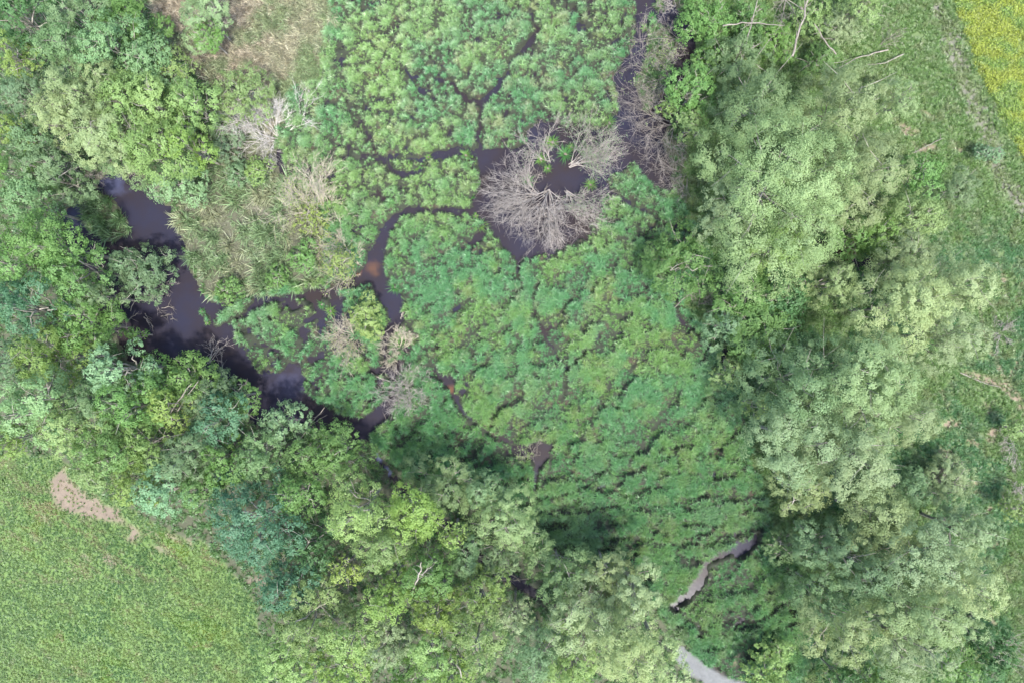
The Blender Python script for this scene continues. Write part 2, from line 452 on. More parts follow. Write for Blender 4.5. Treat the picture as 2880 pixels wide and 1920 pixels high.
C = mixc(C, (.125, .10, .075), (1 - sstep(-8, 10, Z['soil'] + (n - .5) * 24)))
C = mixc(C, (.10, .14, .03), 1 - sstep(-6, 6, Z['rape']))
C = mixc(C, (.10, .10, .078), (1 - sstep(-6, 12, Z['track'] + (n - .5) * 60)))
C = mixc(C, (.095, .10, .10), 1 - sstep(-4, 5, Z['path']))
C = mixc(C, (.15, .12, .085), (1 - sstep(-4, 6, Z['tanl'] + (n - .5) * 10)))
C = mixc(C, (.085, .075, .05), (1 - sstep(-6, 6, Z['tan'])) * .7)
C = mixc(C, (.06, .06, .04), (1 - sstep(-6, 6, Z['mix'])) * .6)
nx, ny = len(xs), len(ys)
ii = (np.arange(ny - 1)[:, None] * nx + np.arange(nx - 1)[None, :]).ravel()
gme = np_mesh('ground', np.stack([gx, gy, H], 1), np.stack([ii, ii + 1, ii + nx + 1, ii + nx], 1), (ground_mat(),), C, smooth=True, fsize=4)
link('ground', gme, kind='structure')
wv = np.array([(-56, -40, 0), (56, -40, 0), (56, 40, 0), (-56, 40, 0)])
link('water', np_mesh('water', wv, np.array([[0, 1, 2, 3]]), (water_mat(),), fsize=4), kind='structure')

# ------------------------------------------------------------------ tuft prototypes (blades) and geometry-node scatter
def tuft_proto(rng, nb, length, width, spread, droop, spine=3, bright=(.75, 1.15), flower=None):
    V = []; F = []; Cc = []
    for b in range(nb):
        az = rng.uniform(0, 2 * math.pi); L = length * rng.uniform(.6, 1.1)
        dx, dy = math.cos(az), math.sin(az)
        out = rng.uniform(*spread); w = width * rng.uniform(.7, 1.2)
        r0 = rng.uniform(0, .12) * length; sh = rng.uniform(*bright)
        base = len(V)
        for k in range(spine + 1):
            t = k / spine
            rr = r0 + L * (out * t ** 1.1)
            zz = L * (t * (1 - out * .45) - droop * t * t)
            ww = w * (1 - t) ** .7 * .5 if k < spine else 0
            px, py = -dy, dx
            if k < spine:
                V.append((dx * rr + px * ww, dy * rr + py * ww, zz)); V.append((dx * rr - px * ww, dy * rr - py * ww, zz + w * .25))
                Cc += [(sh, sh, sh)] * 2
            else:
                V.append((dx * rr, dy * rr, zz)); Cc.append((sh, sh, sh))
        for k in range(spine - 1):
            a = base + 2 * k
            F.append((a, a + 1, a + 3)); F.append((a, a + 3, a + 2))
        a = base + 2 * (spine - 1); F.append((a, a + 1, a + 2))
    if flower:
        for f in range(flower[0]):
            az = rng.uniform(0, 6.28); r = length * rng.uniform(0, .8); z = length * rng.uniform(.55, .8); q = flower[1]
            x, y = r * math.cos(az), r * math.sin(az); b = len(V)
            V += [(x - q, y - q * .4, z), (x + q * .6, y - q, z + q * .3), (x + q * .3, y + q, z)]
            Cc += [flower[2]] * 3; F.append((b, b + 1, b + 2))
    return np.array(V), np.array(F), np.array(Cc)

def scatter(name, label, cat, protos, P, rot, scl, tint, kind_idx, mat=M_TUFT):
    nP = len(P); V = [np.asarray(P, np.float32)]; F = []; sh = [np.ones((nP, 3))]; pid = [np.zeros(nP, int)]; off = nP
    for k, (v, f, c) in enumerate(protos):
        V.append(v); F.append(f + off); sh.append(c); pid.append(np.full(len(v), k + 1)); off += len(v)
    V = np.concatenate(V); me = np_mesh(name, V, np.concatenate(F), (mat,))
    tot = len(V)
    def attr(nm, typ, arr, key):
        a = me.attributes.new(nm, typ, 'POINT'); a.data.foreach_set(key, np.ascontiguousarray(arr).ravel())
    def pad(a, w):
        o = np.zeros((tot, w), np.float32); o[:nP] = np.asarray(a).reshape(nP, w); return o
    c4 = np.ones((tot, 4), np.float32); c4[:nP, :3] = tint
    attr('tint', 'FLOAT_COLOR', c4, 'color')
    s4 = np.ones((tot, 4), np.float32); s4[:, :3] = np.concatenate(sh)
    attr('shade', 'FLOAT_COLOR', s4, 'color')
    attr('rot', 'FLOAT_VECTOR', pad(rot, 3), 'vector')
    attr('scl', 'FLOAT_VECTOR', pad(scl, 3), 'vector')
    attr('proto', 'INT', np.concatenate(pid).astype(np.int32), 'value')
    pk = np.zeros(tot, np.int32); pk[:nP] = kind_idx + 1
    attr('pick', 'INT', pk, 'value')
    ng = bpy.data.node_groups.new(name + '_nodes', 'GeometryNodeTree')
    ng.interface.new_socket('Geometry', in_out='INPUT', socket_type='NodeSocketGeometry')
    ng.interface.new_socket('Geometry', in_out='OUTPUT', socket_type='NodeSocketGeometry')
    N = ng.nodes; Lk = ng.links
    gi = N.new('NodeGroupInput'); go = N.new('NodeGroupOutput'); jn = N.new('GeometryNodeJoinGeometry')
    def named(nm, typ):
        a = N.new('GeometryNodeInputNamedAttribute'); a.data_type = typ; a.inputs['Name'].default_value = nm
        return a.outputs['Attribute']
    def sep(attrname, val):
        cp = N.new('FunctionNodeCompare'); cp.data_type = 'INT'; cp.operation = 'EQUAL'
        Lk.new(named(attrname, 'INT'), cp.inputs[2]); cp.inputs[3].default_value = val
        sg = N.new('GeometryNodeSeparateGeometry'); sg.domain = 'POINT'
        Lk.new(gi.outputs[0], sg.inputs['Geometry']); Lk.new(cp.outputs[0], sg.inputs['Selection'])
        return sg.outputs['Selection']
    for k in range(len(protos)):
        ip = N.new('GeometryNodeInstanceOnPoints')
        Lk.new(sep('pick', k + 1), ip.inputs['Points']); Lk.new(sep('proto', k + 1), ip.inputs['Instance'])
        Lk.new(named('rot', 'FLOAT_VECTOR'), ip.inputs['Rotation']); Lk.new(named('scl', 'FLOAT_VECTOR'), ip.inputs['Scale'])
        Lk.new(ip.outputs[0], jn.inputs[0])
    Lk.new(jn.outputs[0], go.inputs[0])
    o = link(name, me, label=label, cat=cat, kind='stuff')
    md = o.modifiers.new('scatter', 'NODES'); md.node_group = ng
    return o

rng = random.Random(4); nr = np.random.default_rng(11)
def cand(density):
    n = int(density * 104 * 74)
    x = nr.uniform(-52, 52, n); y = nr.uniform(-37, 37, n)
    return x, y, x / U + 1176, 784 - y / U
def pal(cols, w):
    """blend a palette with per-point weights"""
    w = np.stack(w, 1); w = w / (w.sum(1)[:, None] + 1e-9)
    return w @ np.array(cols)
def finish(name, label, cat, protos, x, y, px, py, z, keep, tint, smin, smax, tilt=.25, sc=None, lift=0.0, lean=None):
    x, y, px, py = x[keep], y[keep], px[keep], py[keep]; tint = tint[keep]
    zz = {k: (v[keep]) for k, v in z.items()}
    h = ground_height(zz, px, py); n = len(x)
    h = np.maximum(h, -.05) + lift
    r = np.stack([nr.normal(0, tilt, n), nr.normal(0, tilt, n), nr.uniform(0, 6.28, n)], 1)
    if lean is not None:
        r[:, 0] = lean[0] + nr.normal(0, tilt, n); r[:, 1] = lean[1] + nr.normal(0, tilt, n); r[:, 2] = nr.uniform(-.5, .5, n)
    s = nr.uniform(smin, smax, n)
    if sc is not None: s = s * sc[keep]
    s3 = np.stack([s, s, s], 1)
    jt = .08 if name == 'meadow_grass' else .18
    tint = np.clip(tint * nr.uniform(1 - jt, 1 + jt, n)[:, None], 0, 1)
    return scatter(name, label, cat, protos, np.stack([x, y, h], 1), r, s3, tint, nr.integers(0, len(protos), n))

# marsh sedge
G_TEAL = (.078, .222, .100); G_MID = (.088, .235, .070); G_YEL = (.175, .285, .068); G_PALE = (.215, .310, .155); TAN = (.34, .28, .18); G_DEEP = (.060, .180, .055); BRN = (.16, .09, .055)
sedge = [tuft_proto(rng, 24, .50, .028, (.35, 1.0), .30) for _ in range(5)]
x, y, px, py = cand(40)
z = zones(px, py)
inm = (z['marsh'] < 6) & (z['mix'] > -14) & (z['tan'] > -10) & (z['path'] > 0)
edge = np.maximum(sstep(.5, 3.5, z['water']), .10 * (z['water'] > -7))
edge = edge * sstep(2, 6, line_sd(px, py, [(1735,1238,14),(1692,1258,22),(1620,1290,18),(1607,1330,24),(1580,1362,22),(1540,1388,14)]))
md = mound(px, py)
hs = np.where(py < 600, .68 + .45 * md, .57 + .60 * md) * (.45 + .55 * sstep(-2, 10, z['water']))
inm &= nr.random(len(x)) < .85
nA = fbm(px / 150, py / 150, 101); nB = fbm(px / 60, py / 60, 102); nC = fbm(px / 22, py / 22, 103)
north = 1 - sstep(250, 620, py - .1 * (px - 1100))
wt_pale = np.clip(.15 + 1.6 * north * sstep(.35, .6, nB) + .5 * sstep(.55, .7, nA), 0, 1) * (1 - sstep(.55,.8,1 - md) * .5)
wt_yel = sstep(.5, .68, nB) * .9 + 1.0 * (1 - sstep(0, 90, np.hypot((px - 850), (py - 170) * .8) - 40)) + .9 * (1 - sstep(250, 420, np.abs(py - 420) * 2 + np.abs(px - 880)))
wt_teal = (.9 * sstep(.42, .62, 1 - nB) + .25) * (1 - .5 * sstep(700, 1100, py))
wt_tan = .55 * sstep(.60, .70, nC) * (.35 + .95 * north)
wt_deep = .7 * sstep(900, 1300, py + .2 * (1700 - px)) + .8 * sstep(1380, 1460, px) * (py < 620) + 1.2 * (1 - sstep(0, 80, np.hypot(px - 990, (py - 1070) * 1.2) - 120))  # deeper green southward; shadows of willow and bottom woods painted in as well
wt_yel = wt_yel * (1 - .5 * sstep(800, 1100, py)) + .55 * sstep(.5, .62, nC) * sstep(650, 900, py)
T = pal([G_PALE, G_YEL, G_TEAL, G_MID, TAN, G_DEEP, BRN], [wt_pale, wt_yel, wt_teal, np.full(len(px), .6), wt_tan, wt_deep, .5 * sstep(.68, .76, nC)])
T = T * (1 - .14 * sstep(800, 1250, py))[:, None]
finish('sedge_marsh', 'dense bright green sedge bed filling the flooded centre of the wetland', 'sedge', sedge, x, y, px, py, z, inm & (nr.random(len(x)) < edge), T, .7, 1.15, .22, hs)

# dry reeds
reed_a = [tuft_proto(rng, 12, 1.0, .055, (.15, .9), .15, 3, (.55, 1.35)) for _ in range(4)]
x, y, px, py = cand(32); z = zones(px, py)
nA = fbm(px / 50, py / 50, 111); nB = fbm(px / 18, py / 18, 112)
k1 = (z['tan'] < 0) & (z['water'] > 2) & (nr.random(len(x)) < .9)
gfrac = sstep(540, 740, px) * .9 + 1.2 * sstep(.52, .62, nA)
T = pal([(.37, .325, .245), (.45, .41, .32), (.14, .22, .10), (.26, .28, .17)], [1 - gfrac, .5 * nB, gfrac * (nB > .5), gfrac])
finish('dry_reed_bed', 'flattened straw coloured dry reeds between the trees at the upper left', 'reeds', reed_a, x, y, px, py, z, k1, T, .6, 1.0, .35, None, 0, (.55, -.35))
x, y, px, py = cand(13); z = zones(px, py)
nA = fbm(px / 32, py / 45, 121); nB = fbm(px / 14, py / 14, 122)
k2 = ((z['mix'] < 0) | (line_sd(px, py, ISLETS[3]) < 4)) & (z['water'] > 1) & (z['tan'] > 0)
isl = 1.0 * (px < 330)
T = pal([(.13, .22, .10), (.22, .27, .15), (.34, .30, .21), (.09, .20, .07)], [.7 + 0 * px, .9 * nB * 2, 1.7 * sstep(.46, .58, nA) * (1 - isl * .8), .5 + isl * 2 + sstep(600, 700, py + .2 * px - 120)])
finish('green_reed_bed', 'grey green reeds mixed with dead straw stems beside the left pond', 'reeds', reed_a, x, y, px, py, z, k2, T, .6, 1.15, .5, .40 + 1.15 * sstep(.3, .7, fbm(px / 17, py / 17, 177, 2)), 0, (.3, -.2))

# meadow
short = [tuft_proto(rng, 14, .22, .03, (.3, 1.0), .2, 2, (.85, 1.12)) for _ in range(4)]
x, y, px, py = cand(60); z = zones(px, py)
k = (z['meadow'] < 0) & (nr.random(len(x)) < .14 + .86 * sstep(-10, 9, z['soil'] + (fbm(px / 12, py / 12, 5) - .5) * 24))
st = fbm((px * .8 + py * .6) / 90, (px * .6 - py * .8) / 26, 131, 3); nA = fbm(px / 90, py / 90, 132); nB = fbm(px / 10, py / 10, 133)
T = pal([(.104, .188, .038), (.078, .158, .062), (.155, .22, .082), (.225, .245, .042), (.24, .20, .12)],
        [.5 + 0 * px, 1.3 * sstep(.45, .58, st) + .8 * sstep(.48, .6, fbm(px / 75, py / 75, 137, 2)), .9 * sstep(.4, .62, nA) + .6 * (1 - sstep(0, 200, px)), .25 * sstep(.52, .7, nB), 1.6 * sstep(.58, .66, fbm((px * .85 + py * .5) / 46, (px * .5 - py * .85) / 13, 139)) * (py < 1330) + .8 * sstep(.68, .74, fbm(px / 22, py / 16, 138))])
finish('meadow_grass', 'short green meadow grass filling the lower left corner', 'grass', short, x, y, px, py, z, k, T, .7, 1.2, .3)

# rape field
rape = [tuft_proto(rng, 10, .5, .05, (.3, .9), .2, 2, (.7, 1.1), (3, .04, (1.25, 1.2, .7))) for _ in range(4)]
x, y, px, py = cand(40); z = zones(px, py)
k = z['rape'] < -2
nA = fbm((px * .9 + py * .4) / 40, (px * .4 - py * .9) / 18, 141)
T = pal([(.15, .24, .05), (.24, .28, .04), (.12, .21, .06)], [.8 + 0 * px, 1.4 * sstep(.42, .6, nA), .8 * sstep(.5, .6, 1 - nA)])
finish('flowering_field', 'yellow flowering crop in the upper right corner beyond the track', 'crop field', rape, x, y, px, py, z, k, T, .8, 1.2, .2)

# bank herbs: right bank and woodland floor
herb = [tuft_proto(rng, 20, .38, .042, (.3, 1.0), .25, 2, (.7, 1.15)) for _ in range(5)]
x, y, px, py = cand(34); z = zones(px, py)
nA = fbm(px / 60, py / 60, 151); nB = fbm(px / 20, py / 20, 152); nC = fbm(px / 9, py / 9, 153)
k = z['right'] & (z['rape'] > -2) & (z['water'] > 2) & (z['path'] > 2)
tr = sstep(-14, 10, z['track'] + (nB - .5) * 70) * sstep(-2, 6, z['tanl'] + (nB - .5) * 8)
k &= nr.random(len(x)) < .58 + .42 * tr
upper = 1 - sstep(450, 620, py)
T = pal([(.08, .175, .052), (.125, .21, .06), (.06, .165, .068), (.25, .23, .145), (.165, .225, .10)],
        [.6 + 0 * px, 1.1 * sstep(.45, .6, nA) + upper * .8, 1.2 * (1 - upper) * sstep(.4, .55, 1 - nA), .7 * sstep(.6, .68, nB) + (1 - tr) * .8, .6 * sstep(.5, .6, nC)])
finish('bank_herbs', 'green nettles and tall grass on the right hand bank beside the track', 'herbs', herb, x, y, px, py, z, k, T, .7, 1.3, .3, .6 + .8 * nB)
x, y, px, py = cand(9); z = zones(px, py)
k = (~z['right']) & (z['marsh'] > 4) & (z['meadow'] > 0) & (z['water'] > 3) & (z['mix'] > 0) & (z['tan'] > 0) & (z['rape'] > 0) & (z['path'] > 2)
T = pal([(.06, .15, .05), (.09, .20, .06), (.12, .12, .06)], [.6 + 0 * px, fbm(px / 20, py / 20, 162), .6 * fbm(px / 14, py / 14, 163)])
finish('woodland_undergrowth', 'dark green undergrowth on the woodland floor between the left hand trees', 'undergrowth', herb, x, y, px, py, z, k, T, .8, 1.6, .35)

# ------------------------------------------------------------------ trees
SPEC = {  # leaf colour, second colour, leaf length, width, lobe radius, upward bias
    'willow': ((.208, .290, .132), (.285, .362, .174), .145, .058, 2.25, 0),
    'willow_dk': ((.125, .205, .088), (.180, .262, .118), .15, .064, 1.9, 0),
    'alder':  ((.105, .205, .055), (.155, .270, .080), .16, .09, 1.35, 0),
    'lime':   ((.150, .240, .062), (.212, .308, .084), .16, .09, 1.35, 0),
    'pale':   ((.180, .275, .094), (.245, .345, .125), .16, .085, 1.45, 0),
    'yellow': ((.185, .275, .070), (.250, .325, .095), .19, .10, 1.0, 0),
    'teal':   ((.068, .160, .080), (.105, .215, .110), .18, .11, 1.3, 0),
    'mint':   ((.142, .248, .115), (.200, .318, .152), .18, .10, 1.3, 0),
    'dark':   ((.058, .140, .045), (.090, .180, .060), .20, .12, .9, 0),
    'grey':   ((.120, .200, .098), (.180, .255, .130), .18, .08, 1.0, 0),
}
CUT = {}
def unit(v): return v / (np.linalg.norm(v, axis=-1, keepdims=True) + 1e-9)
def make_tree(i, px, py, rpx, Ht, sp, label, name='tree', cat='tree', dens=1.0, lobes=None, bark=M_BARK, flat=1.0):
    r = np.random.default_rng(1000 + i * 13)
    c1, c2, ll, lw, lr, _ = SPEC[sp]
    c1 = np.array(c1); c2 = np.array(c2)
    k = (ALT - .72 * Ht) / ALT
    bx, by = wx(px) * k, wy(py) * k
    R = rpx * U * k
    root = bpy.data.objects.new(name, None); COL.objects.link(root)
    root.location = (bx, by, .1); root['label'] = label; root['category'] = cat
    lr = min(lr, R * .42)
    # crown outline
    ph = r.uniform(0, 6.28, 4)
    def outl(a): return 1 + .13 * np.sin(2 * a + ph[0]) + .10 * np.sin(3 * a + ph[1]) + .07 * np.sin(5 * a + ph[2])
    zb = Ht * .27
    # lobes by best candidate on disc
    nl = int(max(6, 1.75 * (R / lr) ** 2))
    pts = []
    for q in range(nl):
        best = None; bd = -1
        for c in range(8):
            a = r.uniform(0, 6.28); rr = math.sqrt(r.uniform(0, 1))
            p = np.array([math.cos(a) * rr, math.sin(a) * rr])
            dd = min([np.hypot(*(p - t)) for t in pts], default=1)
            if dd > bd: bd, best = dd, p
        pts.append(best)
    pts = np.array(pts); rad = np.hypot(pts[:, 0], pts[:, 1]); ang = np.arctan2(pts[:, 1], pts[:, 0])
    ol = outl(ang)
    dome = np.sqrt(np.clip(1 - rad ** 2 * .92, 0, 1))
    lz = zb + (Ht - zb - lr * .5) * dome * r.uniform(.78, 1.0, nl) * flat
    lx = pts[:, 0] * ol * (R - lr * .55); ly = pts[:, 1] * ol * (R - lr * .55)
    lrad = lr * r.uniform(.65, 1.35, nl)
    # each lobe holds clumps, each clump leaves
    total = int(dens * 6.0 * math.pi * R * R / (ll * lw))
    wts = lrad ** 2; wts = wts / wts.sum()
    Vs = []; Cs = []
    lobe_tint = r.uniform(0, 1, nl)
    tree_t = np.array([r.uniform(.92, 1.05), 1.0, r.uniform(.92, 1.12)]) * r.uniform(.84, 1.12)
    for q in range(nl):
        nlv = int(total * wts[q])
        nc = max(10, int(38 * (lrad[q] / lr) ** 2 * max(1, (lr / 1.6) ** 2)))
        d = unit(r.normal(0, 1, (nc, 3))); d[:, 2] = np.abs(d[:, 2]) * 1.0 - .28; d = unit(d)
        cpos = d * (lrad[q] * r.uniform(.72, 1.08, nc))[:, None] * np.array([1.05, 1.05, .8])
        csz = .25 * min(lr, 1.9) * r.uniform(.6, 1.3, nc)
        ci = r.integers(0, nc, nlv)
        off = unit(r.normal(0, 1, (nlv, 3))) * (r.uniform(0, 1, nlv) ** .45)[:, None]
        P = cpos[ci] + off * csz[ci][:, None] * np.array([1.1, 1.1, .8])
        P += np.array([lx[q], ly[q], lz[q]])
        nrm = unit(d[ci] * .8 + off * .40 + r.normal(0, .14, (nlv, 3)) + np.array([0, 0, .35]))
        tv = unit(np.cross(nrm, r.normal(0, 1, (nlv, 3)))); tv[:, 2] -= .25; tv = unit(tv)
        bv = unit(np.cross(nrm, tv))
        s = r.uniform(.65, 1.25, nlv)[:, None]
        Vs.append(np.stack([P - tv * ll * .45 * s - bv * lw * .5 * s, P - tv * ll * .3 * s + bv * lw * .55 * s, P + tv * ll * .55 * s], 1).reshape(-1, 3))
        ct = np.clip(.35 * lobe_tint[q] + .35 * r.uniform(0, 1, nc)[ci] + r.uniform(0, .16, nlv), 0, 1)[:, None]
        cc = (c1 * (1 - ct) + c2 * ct) * r.uniform(.95, 1.05, nlv)[:, None] * tree_t
        Cs.append(np.repeat(cc, 3, 0))
    V = np.concatenate(Vs); C_ = np.concatenate(Cs)
    Fc = np.arange(len(V)).reshape(-1, 3)
    link('crown', np_mesh('crown', V, Fc, (M_LEAF,), C_), root)
    # trunk and limbs
    tb = Tubes(5)
    lean = r.normal(0, .03, 2) * Ht
    zs = np.linspace(0, 1, 6)
    tr = .012 * Ht + .03
    tp = np.stack([lean[0] * zs ** 2 + r.normal(0, .06, 6) * zs, lean[1] * zs ** 2 + r.normal(0, .06, 6) * zs, -.3 + (Ht * .62 + .3) * zs], 1)
    tb.add(tp, tr * (1 - .65 * zs))
    link('trunk', tb.mesh('trunk', bark), root)
    br = Tubes(4)
    for q in range(nl):
        t0 = r.uniform(.25, .95); s0 = np.array([np.interp(t0, zs, tp[:, c]) for c in range(3)])
        e = np.array([lx[q], ly[q], lz[q] + lrad[q] * .35])
        u = np.linspace(0, 1, 5)[:, None]
        mid = s0 * (1 - u) + e * u
        mid[:, 2] += np.sin(u[:, 0] * math.pi) * r.uniform(.0, .5); mid[1:-1] += r.normal(0, .12, (3, 3))
        br.add(mid, (tr * .45) * (1 - .85 * u[:, 0]) + .008)
        for w in range(3):
            uu = r.uniform(.55, .95); s1 = s0 * (1 - uu) + e * uu
            e1 = e + r.normal(0, lrad[q] * .6, 3); e1[2] = e[2] + r.uniform(0, .5) * lrad[q]
            m1 = np.stack([s1, (s1 + e1) / 2 + r.normal(0, .08, 3), e1]); br.add(m1, [.03, .02, .006])
    link('branches', br.mesh('branches', bark), root)
    return root, (bx, by)

